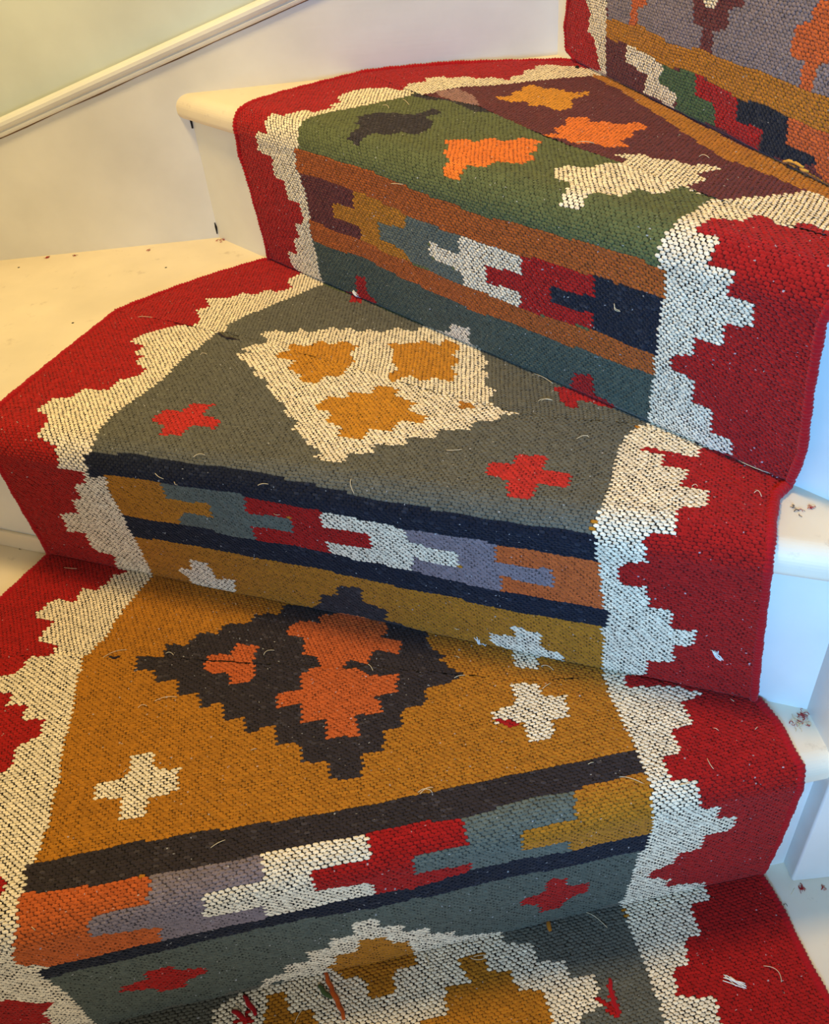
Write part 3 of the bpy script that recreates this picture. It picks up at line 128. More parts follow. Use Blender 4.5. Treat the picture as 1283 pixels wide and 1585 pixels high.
    ('B', '-2405,-2223 -2441,-2023 -2476,-1821 -2512,-1617 -2474,-1483 -2436,-1349 -2398,-1216 -2362,-1033 -2325,-850 -2289,-667 -2253,-485 -2217,-302 -2180,-119 -1972,55 -1941,226 -1912,391 -1854,573 -1819,704 -1787,832 -1763,997 -1740,1157 -1718,1314 -1696,1466 -1674,1614 -1679,1756 -1853,1904 -3165,2530 -6660,4162 -9681,5601 -9678,5649 -9675,5694 -9673,5739 -9671,5784 -9668,5829 -9653,6140 -9638,6451 -9621,6804 -9605,7114 -9590,7340 -9134,7368 -8637,7397 -8139,7426 -7681,7455 -7263,7482 -6845,7510 -6466,7536 -6088,7562 -5709,7588 -5370,7613 -5072,7637 -4732,7662 -4433,7685 -4134,7708 -3875,7730 -3876,7729 -3876,7729 -3877,7728 -3881,7723 -1603,5749 211,4182 1462,3100 2376,2309 2804,1947 2921,1844 2996,1760 3040,1679 3064,1591 3091,1504 3119,1415 3148,1325 3176,1233 3206,1141 3235,1046 3265,951 3296,854 3325,755 3352,653 3379,549 3407,444 3270,396 3126,347 2974,295 2814,240 2645,182 2466,120 2275,54 2107,-58 2083,-131 2058,-204 2027,-333 1997,-463 1966,-593 1935,-723 1904,-853 1904,-915 1807,-979 1708,-1045 1607,-1112 1451,-1172 1289,-1233 1122,-1297 949,-1363 770,-1431 585,-1501 393,-1574 194,-1650 -22,-1714 -247,-1781 -481,-1850 -724,-1923 -979,-1998 -1244,-2077 -1608,-2123 -1994,-2171'),
    ('V', '-1818,631 -1801,733 -1787,832 -1763,997 -1740,1157 -1718,1314 -1696,1466 -1674,1614 -1679,1756 -1853,1904 -3165,2530 -6660,4162 -9681,5601 -9678,5649 -9675,5694 -9673,5739 -9671,5784 -9668,5829 -9653,6140 -9638,6451 -9621,6804 -9605,7114 -9590,7340 -9134,7368 -8637,7397 -8139,7426 -7681,7455 -7263,7482 -6845,7510 -6466,7536 -6088,7562 -5709,7588 -5370,7613 -5072,7637 -4732,7662 -4433,7685 -4134,7708 -3875,7730 -3960,7724 -4006,7717 -4091,7711 -4175,7707 -2404,6157 -438,4464 915,3298 1902,2448 2452,1970 2552,1856 2598,1767 2608,1681 2591,1588 2577,1493 2563,1395 2549,1295 2534,1192 2519,1086 2504,976 2488,864 2469,747 2313,712 2150,675 1979,636 1794,636 1601,635 1398,635 1186,635 963,634 730,634 474,637 204,641 -81,645 -383,649 -702,653 -1041,657 -1416,645'),
    ('O', '-1830,650 -1419,675 -1037,697 -766,676 -508,656 -260,657 -23,658 204,659 490,662 761,665 965,665 1160,665 1348,665 1476,671 1600,677 1791,675 1974,673 2153,661 2325,649 2490,638 2511,526 2533,412 2366,416 2192,421 2011,426 1839,425 1660,423 1473,422 1242,415 998,408 740,400 508,415 266,432 13,449 -289,437 -608,425 -846,441 -1093,458 -1351,475 -1613,458 -1888,439 -1859,546'),
    ('C', '-1351,475 -1077,457 -816,440 -565,424 -665,243 -479,216 -298,190 -378,14 -557,39 -772,54 -1005,67 -940,250 -1166,268 -1400,287 -1375,382'),
    ('E2', '-565,424 -258,434 32,443 41,355 49,266 214,250 373,234 365,142 351,46 136,41 -91,35 -334,27 -298,190 -479,216 -665,243'),
    ('R', '32,443 279,428 514,413 740,400 736,300 732,198 943,209 1144,220 1127,130 1092,32 858,37 612,41 351,46 365,142 373,234 214,250 49,266 41,355'),
    ('K', '740,400 943,407 1137,415 1323,422 1502,429 1493,309 1484,186 1706,196 1917,205 1886,137 1766,102 1642,65 1475,54 1297,42 1093,21 1135,128 1144,220 943,209 732,198 736,300'),
    ('N', '1502,429 1678,431 1847,432 2009,434 2191,426 2366,419 2533,412 2555,296 2578,177 2600,56 2429,56 2250,55 2064,55 1978,84 1889,112 1917,205 1706,196 1484,186 1493,309'),
    ('O', '-2292,-91 -1905,-116 -1541,-140 -1197,-162 -904,-184 -625,-204 -359,-224 -4,-252 329,-278 573,-299 806,-319 1028,-338 1189,-319 1344,-301 1494,-283 1683,-257 1863,-233 1961,-213 2056,-194 2214,-161 2366,-129 2513,-98 2655,-68 2600,56 2429,56 2250,55 2064,55 1950,62 1803,57 1651,50 1492,43 1283,20 1074,-1 910,-23 720,-19 522,-15 316,-11 101,-21 -123,-31 -357,-42 -616,-30 -887,-17 -1172,-4 -1460,5 -1733,19 -2009,35'),
    ('N', '-1302,1009 -1091,1034 -889,1058 -889,975 -890,891 -1095,864 -1099,771 -1109,677 -1301,673 -1212,848 -1257,929'),
    ('B', '-6,1161 277,1195 543,1226 793,1255 787,1178 782,1100 593,1066 578,983 562,899 342,856 330,768 313,678 92,657 130,761 162,862 -6,872 -6,970 -6,1066'),
    ('C', '125,1111 402,1145 359,1051 185,1035'),
    ('N', '2307,1408 2162,1373 2009,1337 1849,1299 1706,1253 1688,1153 1600,1112 1509,1069 1485,977 1461,882 1653,864 1642,775 1626,683 1786,678 1812,779 1832,875 1932,909 2102,926 2264,943 2419,958 2396,1051 2373,1142 2351,1232 2329,1320'),
    ('P', '-2501,-1910 -2485,-1770 -2469,-1630 -2071,-1565 -1568,-1661 -1729,-1734 -1893,-1808 -2237,-1892'),
    ('Y2', '-1114,-992 -1053,-970 -1061,-837 -1393,-684 -1409,-481 -1573,-421 -1604,-545 -1764,-627 -1859,-689 -1634,-595 -1417,-504 -1602,-564 -1857,-647 -1912,-804 -2145,-845 -2100,-1007 -1965,-1034 -1983,-1134 -1837,-1211 -1873,-1303 -1910,-1396 -1624,-1322 -1589,-1232 -1553,-1142 -1394,-1179 -1348,-1038 -1195,-1009'),
    ('M', '-431,-1483 -361,-1428 -320,-1299 -487,-1262 -523,-1131 -570,-1091 -753,-1026 -720,-938 -688,-850 -512,-856 -432,-726 -297,-648 -280,-551 -263,-453 -36,-497 -15,-599 5,-700 155,-717 168,-891 386,-907 345,-997 303,-1087 115,-1112 62,-1267 -105,-1285 -175,-1369 -246,-1454 -353,-1457'),
    ('C', '600,-1727 591,-1640 583,-1553 693,-1537 758,-1420 717,-1255 800,-1169 721,-1068 559,-1108 604,-969 656,-877 797,-873 844,-792 890,-711 1082,-667 1128,-527 1303,-504 1304,-586 1306,-668 1327,-741 1513,-735 1501,-813 1488,-890 1525,-930 1728,-925 1616,-950 1501,-976 1539,-1094 1576,-1210 1495,-1256 1412,-1303 1455,-1411 1497,-1518 1422,-1580 1346,-1642 1388,-1777 1509,-1810 1638,-1923 1528,-1956 1415,-1989 1204,-1853 1076,-1761 986,-1702 881,-1780'),
  ]),
}
ED = {
  '1r': (1, '2323,-1663 2323,-1591 2322,-1518 2322,-1444 2322,-1368 2322,-1292 2322,-1213 2321,-1133 2319,-1051 2318,-968 2316,-883 2314,-797 2318,-710 2322,-622 2326,-533 2330,-442 2335,-349 2327,-252 2318,-153 2310,-52 2325,165 2321,372 2317,571 2313,764 2308,962 2305,1151 2302,1334 2299,1511 2292,1690 2291,1800 2311,1881 2291,1963 2285,2049 2291,2145 2299,2245 2307,2347 2293,2425 2280,2505 2266,2586'),
  '1l': (1, '-5189,4958 -5228,4823 -5267,4690 -5304,4561 -5340,4435 -5376,4312 -5410,4191 -5444,4074 -5477,3959 -5510,3847 -5541,3737 -5572,3629 -5565,3502 -5559,3379 -5552,3258 -5546,3140 -5540,3025 -5534,2913 -5528,2803 -5522,2696 -5517,2591 -5511,2489 -5506,2389 -5501,2291 -5496,2195 -5430,2092 -5376,1997 -5341,1910 -5325,1818 -5340,1694 -5400,1499 -5457,1305 -5516,1103 -5578,895'),
  '2r': (2, '3642,-10 3622,197 3607,355 3591,510 3576,660 3562,806 3549,943 3537,1076 3526,1206 3514,1333 3503,1458 3492,1579 3481,1712 3475,1812 3471,1902 3465,1979 3461,2072 3460,2190 3469,2334 3479,2483 3529,2576 3580,2670'),
  '2l': (2, '-3998,-1632 -4015,-1504 -4033,-1373 -4051,-1239 -4070,-1102 -4089,-962 -4108,-819 -4100,-691 -4092,-561 -4084,-428 -4076,-292 -4067,-154 -4058,-13 -4003,203 -3984,368 -3965,528 -3947,684 -3927,844 -3916,994 -3904,1140 -3889,1278 -3874,1413 -3860,1545 -3841,1677 -3846,1783 -3892,1871 -3969,1961 -3967,2063 -4009,2196 -4054,2333 -4057,2488 -4060,2646 -4064,2809 -4068,2975 -4071,3146 -4075,3322 -4079,3502 -4083,3687 -4088,3878 -4092,4073 -4096,4275 -4101,4482'),
  '3r': (3, '3298,0 3334,157 3353,279 3372,396 3370,509 3368,619 3365,727 3363,831 3359,930 3355,1028 3355,1125 3356,1221 3357,1314 3357,1405 3358,1494 3358,1582 3384,1664 3403,1736 3414,1799 3419,1861 3419,1927 3449,1981 3472,2050 3482,2152 3490,2261 3499,2372 3538,2441 3578,2511 3618,2581 3658,2651 3698,2721 3738,2792'),
  '3l': (3, '-4267,-2123 -4274,-1997 -4281,-1869 -4277,-1731 -4274,-1592 -4271,-1451 -4267,-1308 -4254,-1174 -4241,-1039 -4227,-902 -4214,-763 -4182,-610 -4150,-455 -4118,-298 -4086,-140 -4012,7 -3946,177 -3941,315 -3936,452 -3931,586 -3928,728 -3930,865 -3938,999 -3946,1130 -3973,1265 -4000,1399 -3977,1533 -3949,1666 -3965,1784 -3967,1923 -3917,2011 -3973,2153 -3981,2308 -3989,2465 -3997,2625 -3986,2765 -3976,2906 -3965,3049 -3954,3193 -3936,3334 -3918,3477 -3900,3621 -3881,3766'),
  '4l': (4, '-4021,-2438 -4009,-2327 -3998,-2217 -3986,-2106 -3951,-1973 -3916,-1840 -3881,-1706 -3846,-1574 -3811,-1441 -3776,-1308 -3699,-1169 -3623,-1031 -3547,-894 -3472,-757 -3397,-622 -3322,-487 -3249,-354 -3175,-221 -3102,-89 -2851,43 -2957,87 -3077,129 -3066,248 -3055,366 -3001,456 -2949,544 -2881,657 -2815,767 -2776,882 -2741,994 -2707,1105 -2690,1219 -2674,1332 -2658,1443 -2642,1552 -2620,1659 -2568,1752 -2599,1845 -2743,1963 -3808,2458 -5835,3376'),
}
HR = [
  (1, '-2045,4176 -2007,4215 -1935,4214'),
  (1, '-3096,3851 -2992,3866 -2887,3849'),
  (1, '-3249,3807 -3209,3824 -3166,3809'),
  (2, '-2457,-1219 -2378,-1121 -2276,-1056'),
  (2, '-1524,-167 -1477,-204'),
  (2, '168,-572 206,-596 243,-632'),
  (2, '-1856,-991 -1815,-974 -1765,-990'),
  (1, '-844,2334 -794,2353 -737,2331 -727,2302'),
  (1, '797,2106 883,2074 987,2008'),
  (1, '598,2277 632,2281 655,2284'),
  (1, '467,3133 509,3153 566,3184'),
  (2, '1761,-153 1818,-137 1884,-166'),
  (1, '540,-4 623,-86 701,-203'),
  (1, '1925,-825 2015,-887 2008,-983'),
  (1, '1268,1947 1351,1945'),
  (1, '2485,-287 2546,-236'),
  (2, '3320,2448 3347,2466 3376,2412'),
  (2, '2844,2428 2871,2446 2895,2414'),
  (2, '1374,3456 1415,3486 1475,3489'),
  (3, '610,-37 749,-47 876,-64'),
  (2, '1817,2907 1875,2952 1920,2949'),
  (2, '745,2503 805,2496 873,2542'),
  (2, '-2442,3661 -2428,3691 -2374,3690'),
  (3, '-3867,-2029 -3804,-1995 -3715,-1925'),
  (2, '50,1959 62,1911 105,1842'),
  (2, '-827,1792 -775,1815 -722,1816'),
  (2, '-1526,1959 -1472,1990 -1416,1991'),
  (2, '-1906,1763 -1863,1741 -1821,1720'),
  (2, '-1687,1671 -1710,1707'),
  (3, '-2388,2858 -2314,2856 -2231,2814'),
  (3, '-2371,3147 -2244,3081 -2138,3032'),
  (3, '-1093,1641 -1010,1665 -901,1675'),
  (4, '950,-511 958,-473 1022,-456'),
  (4, '50,-1261 103,-1196 157,-1131'),
  (3, '1639,1173 1661,1137 1695,1127'),
  (3, '1645,1163 1656,1124 1701,1118'),
  (3, '984,-397 1003,-356 1067,-302'),
  (1, '-286,3452 -232,3457 -179,3459'),
  (1, '-1003,-52 -1000,-148 -993,-222'),
  (1, '-581,-188 -516,-192 -453,-202'),
  (1, '-605,-194 -547,-227 -480,-221'),
  (1, '-2258,-394 -2223,-344 -2188,-303'),
  (1, '2039,2641 2056,2606'),
  (1, '-2218,3074 -2158,3084'),
  (2, '-3726,-185 -3615,-184 -3566,-160'),
  (1, '-2566,2211 -2449,2256'),
  (1, '1577,2113 1571,2052 1588,2015'),
  (1, '1760,2383 1790,2349'),
  (3, '2824,-2 2914,40 3064,42 3133,-3'),
  (2, '938,-251 995,-259'),
  (1, '1456,2441 1511,2461'),
  (1, '2091,2291 2123,2310'),
  (1, '-3957,1896 -3932,1866'),
  (2, '3204,653 3257,634 3283,588'),
  (1, '-831,2317 -769,2350 -713,2353'),
  (1, '-2777,-125 -2726,-176 -2687,-282'),
  (1, '-3330,3110 -3303,3138'),
  (2, '-733,1477 -668,1476'),
  (2, '894,228 947,218'),
  (3, '2752,216 2778,199'),
]
YR = [
  (1, 'red', '-2702,-65 -2652,-152 -2593,-254'),
  (1, 'orange', '-1949,-21 -1903,-196 -1847,-348 -1818,-461'),
  (1, 'green', '-2020,-126 -1968,-202 -1910,-259'),
  (1, 'ochre', '174,0 176,-63 184,-117'),
  (1, 'red', '561,-637 533,-769 530,-957'),
  (1, 'red', '-2810,-177 -2748,-211 -2687,-282'),
  (2, 'dark', '-2507,4165 -2342,4073 -2178,4065'),
  (2, 'dark', '-2399,-1187 -2329,-1192 -2296,-1144'),
  (4, 'yellow', '1481,50 1559,79 1680,90 1754,84'),
  (4, 'yellow', '1712,63 1771,62 1829,70'),
  (4, 'dark', '1513,29 1605,28 1712,53'),
]
TF = [
  (2, '1126,96 1138,-4 1171,-24'),
  (1, '1564,-844 1635,-915 1697,-942'),
  (2, '3228,638 3265,584 3300,542'),
  (3, '-2190,74 -2144,71 -2150,30'),
]
TACK = [(3, (0.2458, 0.0004)), (4, (-0.2598, -0.0118))]

# ---------------------------------------------------------------- helpers
def tag(o, label=None, cat=None, group=None, kind=None):
    if label: o['label'] = label
    if cat: o['category'] = cat
    if group: o['group'] = group
    if kind: o['kind'] = kind
    return o
def empty(name, loc=(0, 0, 0)):
    o = bpy.data.objects.new(name, None); C.objects.link(o); o.location = loc; o.empty_display_size = .05
    return o
def link(name, me, mat, parent=None):
    o = bpy.data.objects.new(name, me); C.objects.link(o)
    if mat: me.materials.append(mat)
    if parent:
        o.parent = parent; o.matrix_parent_inverse = Matrix.Translation(-parent.location)
    return o
def bevel(o, w=.003, seg=3, ang=35):
    b = o.modifiers.new('bevel', 'BEVEL'); b.width = w; b.segments = seg; b.limit_method = 'ANGLE'; b.angle_limit = math.radians(ang)
    for p in o.data.polygons: p.use_smooth = True
    n = o.modifiers.new('wn', 'WEIGHTED_NORMAL'); n.keep_sharp = False
    return o
def prism(name, poly, z0, z1, mat, parent=None, bw=.003, seg=3):
    """vertical prism over a plan polygon"""
    poly = [q for i_, q in enumerate(poly) if math.dist(q, poly[i_ - 1]) > 1e-5]
    a = sum(poly[i][0] * poly[(i + 1) % len(poly)][1] - poly[(i + 1) % len(poly)][0] * poly[i][1] for i in range(len(poly)))
    if a < 0: poly = poly[::-1]
    n = len(poly)
    v = [(x, y, z0) for x, y in poly] + [(x, y, z1) for x, y in poly]
    f = [tuple(range(n - 1, -1, -1)), tuple(range(n, 2 * n))] + [(i, (i + 1) % n, n + (i + 1) % n, n + i) for i in range(n)]
    me = bpy.data.meshes.new(name); me.from_pydata(v, [], f); me.update()
    o = link(name, me, mat, parent)
    if bw: bevel(o, bw, seg)
    return o
def clip(poly, c, n):
    """keep the side where (p-c).n >= 0"""
    out = []
    for i in range(len(poly)):
        p = np.array(poly[i]); q = np.array(poly[(i + 1) % len(poly)])
        dp = (p - c) @ n; dq = (q - c) @ n
        if dp >= 0: out.append(tuple(p))
        if dp * dq < 0: out.append(tuple(p + (q - p) * dp / (dp - dq)))
    return out
def parse(s): return np.array([[float(v) for v in q.split(',')] for q in s.split()]) * 1e-4
def tube(name, pts, rad, mat, parent=None, sides=6, wob=None):
    """swept tube; rad a number or one radius per point"""
    P = np.array(pts, float); n = len(P)
    rad = np.full(n, rad) if np.isscalar(rad) else np.array(rad)
    Tn = np.gradient(P, axis=0); Tn /= np.linalg.norm(Tn, axis=1)[:, None] + 1e-12
    up = np.array([0, 0, 1.0]); V = []
    A = np.cross(Tn, up); l = np.linalg.norm(A, axis=1)[:, None]
    A = np.where(l < 1e-3, np.array([1.0, 0, 0]), A / np.maximum(l, 1e-9))
    for i in range(1, n):
        if A[i] @ A[i - 1] < 0: A[i] = -A[i]
        a = A[i] * .3 + A[i - 1] * .7; a -= (a @ Tn[i]) * Tn[i]; A[i] = a / np.linalg.norm(a)
    B = np.cross(Tn, A)
    th = np.arange(sides) * 2 * np.pi / sides
    R = rad[:, None] * np.ones((1, sides))
    if wob is not None: R = R * wob(np.arange(n)[:, None], th[None, :])
    V = P[:, None, :] + R[:, :, None] * (np.cos(th)[None, :, None] * A[:, None, :] + np.sin(th)[None, :, None] * B[:, None, :])
    V = V.reshape(-1, 3).tolist()
    Fc = [(i * sides + j, i * sides + (j + 1) % sides, (i + 1) * sides + (j + 1) % sides, (i + 1) * sides + j) for i in range(n - 1) for j in range(sides)]
    Fc += [tuple(range(sides - 1, -1, -1)), tuple(range((n - 1) * sides, n * sides))]
    me = bpy.data.meshes.new(name); me.from_pydata(V, [], Fc); me.update()
    for p in me.polygons: p.use_smooth = True
    return link(name, me, mat, parent)
def resample(P, step):
    P = np.array(P, float); s = np.r_[0, np.cumsum(np.linalg.norm(np.diff(P, axis=0), axis=1))]
    n = max(2, int(s[-1] / step) + 1); t = np.linspace(0, s[-1], n)
    return np.stack([np.interp(t, s, P[:, i]) for i in range(P.shape[1])], 1)

# ---------------------------------------------------------------- materials
def lin(r, g, b):
    f = lambda c: (c / 255 / 12.92) if c / 255 <= .04045 else ((c / 255 + .055) / 1.055) ** 2.4
    return (f(r), f(g), f(b), 1)
def paint(name, col, rough=.45, bump=.25, dirt=.0):
    mt = bpy.data.materials.new(name); mt.use_nodes = True; nt = mt.node_tree; bs = nt.nodes['Principled BSDF']
    bs.inputs['Roughness'].default_value = rough; bs.inputs['Specular IOR Level'].default_value = .35
    tc = nt.nodes.new('ShaderNodeTexCoord')
    mp = nt.nodes.new('ShaderNodeMapping'); mp.inputs['Scale'].default_value = (5, 5, 90)
    nt.links.new(tc.outputs['Object'], mp.inputs[0])
    brush = nt.nodes.new('ShaderNodeTexNoise'); brush.inputs['Scale'].default_value = 3; brush.inputs['Detail'].default_value = 5
    nt.links.new(mp.outputs[0], brush.inputs[0])
    big = nt.nodes.new('ShaderNodeTexNoise'); big.inputs['Scale'].default_value = 9; big.inputs['Detail'].default_value = 6
    nt.links.new(tc.outputs['Object'], big.inputs[0])
    add = nt.nodes.new('ShaderNodeMath'); add.operation = 'MULTIPLY_ADD'; add.inputs[1].default_value = .35
    nt.links.new(brush.outputs[0], add.inputs[0]); nt.links.new(big.outputs[0], add.inputs[2])
    bp = nt.nodes.new('ShaderNodeBump'); bp.inputs['Strength'].default_value = bump; bp.inputs['Distance'].default_value = .0015
    nt.links.new(add.outputs[0], bp.inputs['Height']); nt.links.new(bp.outputs[0], bs.inputs['Normal'])
    cr = nt.nodes.new('ShaderNodeValToRGB')
    cr.color_ramp.elements[0].position = .3; cr.color_ramp.elements[1].position = .65
    cr.color_ramp.elements[0].color = tuple(c * .86 for c in col[:3]) + (1,); cr.color_ramp.elements[1].color = col
    nt.links.new(big.outputs[0], cr.inputs[0])
    last = cr.outputs[0]
    if dirt:   # scuffs and grime worn into the paint
        n2 = nt.nodes.new('ShaderNodeTexNoise'); n2.inputs['Scale'].default_value = 38; n2.inputs['Detail'].default_value = 8; n2.inputs['Roughness'].default_value = .7
        nt.links.new(tc.outputs['Object'], n2.inputs[0])
        r2_ = nt.nodes.new('ShaderNodeValToRGB'); r2_.color_ramp.elements[0].position = .60; r2_.color_ramp.elements[1].position = .74
        nt.links.new(n2.outputs[0], r2_.inputs[0])
        mu = nt.nodes.new('ShaderNodeMath'); mu.operation = 'MULTIPLY'; mu.inputs[1].default_value = dirt
        nt.links.new(r2_.outputs[0], mu.inputs[0])
        mx = nt.nodes.new('ShaderNodeMix'); mx.data_type = 'RGBA'
        nt.links.new(mu.outputs[0], mx.inputs[0]); nt.links.new(last, mx.inputs[6]); mx.inputs[7].default_value = lin(120, 85, 65)
        last = mx.outputs[2]
    nt.links.new(last, bs.inputs['Base Color'])
    return mt
def wool(name, col=None, rough=.95):
    """dyed wool; without a colour it takes the dye of each woven knot"""
    mt = bpy.data.materials.new(name); mt.use_nodes = True; nt = mt.node_tree; bs = nt.nodes['Principled BSDF']
    bs.inputs['Roughness'].default_value = rough; bs.inputs['Specular IOR Level'].default_value = .15
    bs.inputs['Sheen Weight'].default_value = .12; bs.inputs['Sheen Roughness'].default_value = .5
    tc = nt.nodes.new('ShaderNodeTexCoord')
    n = nt.nodes.new('ShaderNodeTexNoise'); n.inputs['Scale'].default_value = 1300; n.inputs['Detail'].default_value = 3
    nt.links.new(tc.outputs['Object'], n.inputs[0])
    bp = nt.nodes.new('ShaderNodeBump'); bp.inputs['Strength'].default_value = .5; bp.inputs['Distance'].default_value = .0006
    nt.links.new(n.outputs[0], bp.inputs['Height']); nt.links.new(bp.outputs[0], bs.inputs['Normal'])
    mr = nt.nodes.new('ShaderNodeMapRange'); mr.inputs[1].default_value = .3; mr.inputs[2].default_value = .7; mr.inputs[3].default_value = .8; mr.inputs[4].default_value = 1.2
    nt.links.new(n.outputs[0], mr.inputs[0])
    vm = nt.nodes.new('ShaderNodeVectorMath'); vm.operation = 'SCALE'
    nt.links.new(mr.outputs[0], vm.inputs['Scale'])
    if col is None:
        at = nt.nodes.new('ShaderNodeAttribute'); at.attribute_name = 'dye'
        nt.links.new(at.outputs['Color'], vm.inputs[0])
    else: vm.inputs[0].default_value = col[:3]
    nt.links.new(vm.outputs[0], bs.inputs['Base Color'])
    return mt
def plain(name, col, rough=.5, metal=0):
    mt = bpy.data.materials.new(name); mt.use_nodes = True; bs = mt.node_tree.nodes['Principled BSDF']
    n = mt.node_tree.nodes.new('ShaderNodeTexNoise'); n.inputs['Scale'].default_value = 400
    cr = mt.node_tree.nodes.new('ShaderNodeValToRGB'); cr.color_ramp.elements[0].color = tuple(c * .8 for c in col[:3]) + (1,); cr.color_ramp.elements[1].color = col
    mt.node_tree.links.new(n.outputs[0], cr.inputs[0]); mt.node_tree.links.new(cr.outputs[0], bs.inputs['Base Color'])
    bs.inputs['Roughness'].default_value = rough; bs.inputs['Metallic'].default_value = metal
    return mt
M_TREAD = paint('worn_cream_tread_paint', lin(236, 222, 196), .5, .3, .35)
M_WOOD = paint('white_gloss_paint', lin(230, 229, 221), .35, .25, .0)
M_WALL = paint('wall_paint', lin(226, 233, 224), .55, .2)
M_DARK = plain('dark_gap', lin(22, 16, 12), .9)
M_RUG = wool('dyed_weave')
DYE = dict(C=(236, 220, 190), R=(160, 21, 16), O=(172, 111, 26), U=(50, 42, 42), K=(24, 28, 40), N=(188, 90, 38), G=(96, 94, 82), Y=(190, 128, 28), Y2=(206, 140, 34),
           T=(94, 100, 90), T2=(74, 82, 70), S=(86, 92, 82), B=(97, 44, 42), V=(128, 114, 116), E=(92, 98, 58), E2=(72, 94, 58),
           N2=(166, 84, 28), M=(220, 116, 36), Q=(182, 42, 30), P=(150, 112, 104))
DYE = {k: np.array(lin(*v)[:3]) for k, v in DYE.items()}

# ---------------------------------------------------------------- geometry of the turn
H = .19; T = .005; RN = .025; L1 = .169; L2 = RN * np.pi / 2
def surf(k, a, b, lift=0):
    """surface of the runner on step k: a along the riser line, b along the cloth (0 = crease at the riser's foot)"""
    c, t, n, o = FR[k]
    a = np.asarray(a, float); b = np.asarray(b, float)
    ov = np.clip(o[0] + o[1] * a, .008, .04); z0 = (k - 1) * H + T
    s = np.clip(b / L1, 0, 1); d = T + s * ov; z = z0 + s * (H - RN)
    d = np.where(b < 0, T - b, d)
    th = np.clip((b - L1) / RN, 0, np.pi / 2)
    d = np.where(b > L1, T + ov - RN + RN * np.cos(th) - np.maximum(b - L1 - L2, 0), d)
    z = np.where(b > L1, k * H + T - RN + RN * np.sin(th), z); z = np.where(b < 0, z0, z)
    d = d + np.where(b > 0, .0035 * (1 - np.exp(-(b / .003) ** 2)) * np.clip(2 - b / .08, 0, 1), 0)     # the cloth hangs a little proud of the crease
    # surface normal in the (front, up) plane
    nf = np.where(b < 0, 0, np.where(b > L1, np.cos(th), 1.0)); nu = np.where(b < 0, 1, np.where(b > L1, np.sin(th), -.05))
    near = np.exp(-np.abs(b) / .002)          # soften the crease
    nf = nf * (1 - near) + .707 * near; nu = nu * (1 - near) + .707 * near
    d = d + nf * lift; z = z + nu * lift
    return np.stack([c[0] + a * t[0] - d * n[0], c[1] + a * t[1] - d * n[1], z], -1)
def ln(k): return np.array(FR[k][0]), np.array(FR[k][1]), np.array(FR[k][2])
XL, YB, XN, YN = -.68, 1.21, .325, .3935     # left wall, back wall, newel's left face, newel's front face
YI = YN + .10                                # back face of the newel, line of the upper inner string

# ---------------------------------------------------------------- setting
prism('floor', [(XL, -.6), (1.0, -.6), (1.0, YI), (.3, YI), (XL, .5)], -.03, 0, M_TREAD, bw=.002)['kind'] = 'structure'
prism('wall_back', [(XL - .12, YB + .022), (1.5, YB + .022), (1.5, YB + .14), (XL - .12, YB + .14)], -.03, 2.6, M_WALL, bw=0)['kind'] = 'structure'
prism('wall_left', [(XL - .022, -.6), (XL - .022, YB + .022), (XL - .14, YB + .022), (XL - .14, -.6)], -.03, 2.6, M_WALL, bw=0)['kind'] = 'structure'
SL = (.6596 - .5417) / (.487 - .0694)
def ztop(x): return .5417 + SL * (x + .487)
def vboard(name, p0, p1, th, top0, top1, bot, mat, bw=.002):
    """upright board between two plan points with a sloping top; th = thickness away from the room"""
    (x0, y0), (x1, y1) = p0, p1; dx, dy = x1 - x0, y1 - y0; L = math.hypot(dx, dy); nx, ny = -dy / L * th, dx / L * th
    v = []
    for (x, y, tp) in ((x0, y0, top0), (x1, y1, top1)):
        v += [(x, y, bot), (x, y, tp), (x + nx, y + ny, tp), (x + nx, y + ny, bot)]
    f = [(0, 1, 2, 3), (7, 6, 5, 4), (0, 4, 5, 1), (1, 5, 6, 2), (2, 6, 7, 3), (3, 7, 4, 0)]
    me = bpy.data.meshes.new(name); me.from_pydata(v, [], f); me.update()
    bm = bmesh.new(); bm.from_mesh(me); bmesh.ops.recalc_face_normals(bm, faces=bm.faces); bm.to_mesh(me); bm.free()
    o = link(name, me, mat); bevel(o, bw, 2); return o
o = vboard('baseboard_back', (XL, YB), (1.5, YB), .022, ztop(XL), ztop(1.5), -.03, M_WOOD); o['kind'] = 'structure'
o = vboard('baseboard_left', (XL, -.6), (XL, YB), .022, ztop(XL) - .5, ztop(XL), -.03, M_WOOD); o['kind'] = 'structure'
# moulded cap along the top of the board: a profile swept up the slope
def cap(name, p0, p1, side):
    prof = [(0, 0), (.004, 0), (.0065, .002), (.007, .0045), (.0055, .0065), (.0065, .0078), (.0085, .0095), (.0095, .0125), (.0088, .0165), (.006, .0195), (0, .0215)]
    v = []
    for (x, y, z) in (p0, p1): v += [(x - side[0] * q, y - side[1] * q, z + h) for q, h in prof]
    n = len(prof); f = [(i, (i + 1) % n, n + (i + 1) % n, n + i) for i in range(n)] + [tuple(range(n)), tuple(range(2 * n - 1, n - 1, -1))]
    me = bpy.data.meshes.new(name); me.from_pydata(v, [], f); me.update()
    bm = bmesh.new(); bm.from_mesh(me); bmesh.ops.recalc_face_normals(bm, faces=bm.faces); bm.to_mesh(me); bm.free()
    o = link(name, me, M_WOOD); o['kind'] = 'structure'; return o
cap('trim_1', (XL, YB + .002, ztop(XL) - .001), (1.5, YB + .002, ztop(1.5) - .001), (0, 1))
cap('trim_2', (XL + .002, -.6, ztop(XL) - .501), (XL + .002, YB, ztop(XL) - .001), (-1, 0))

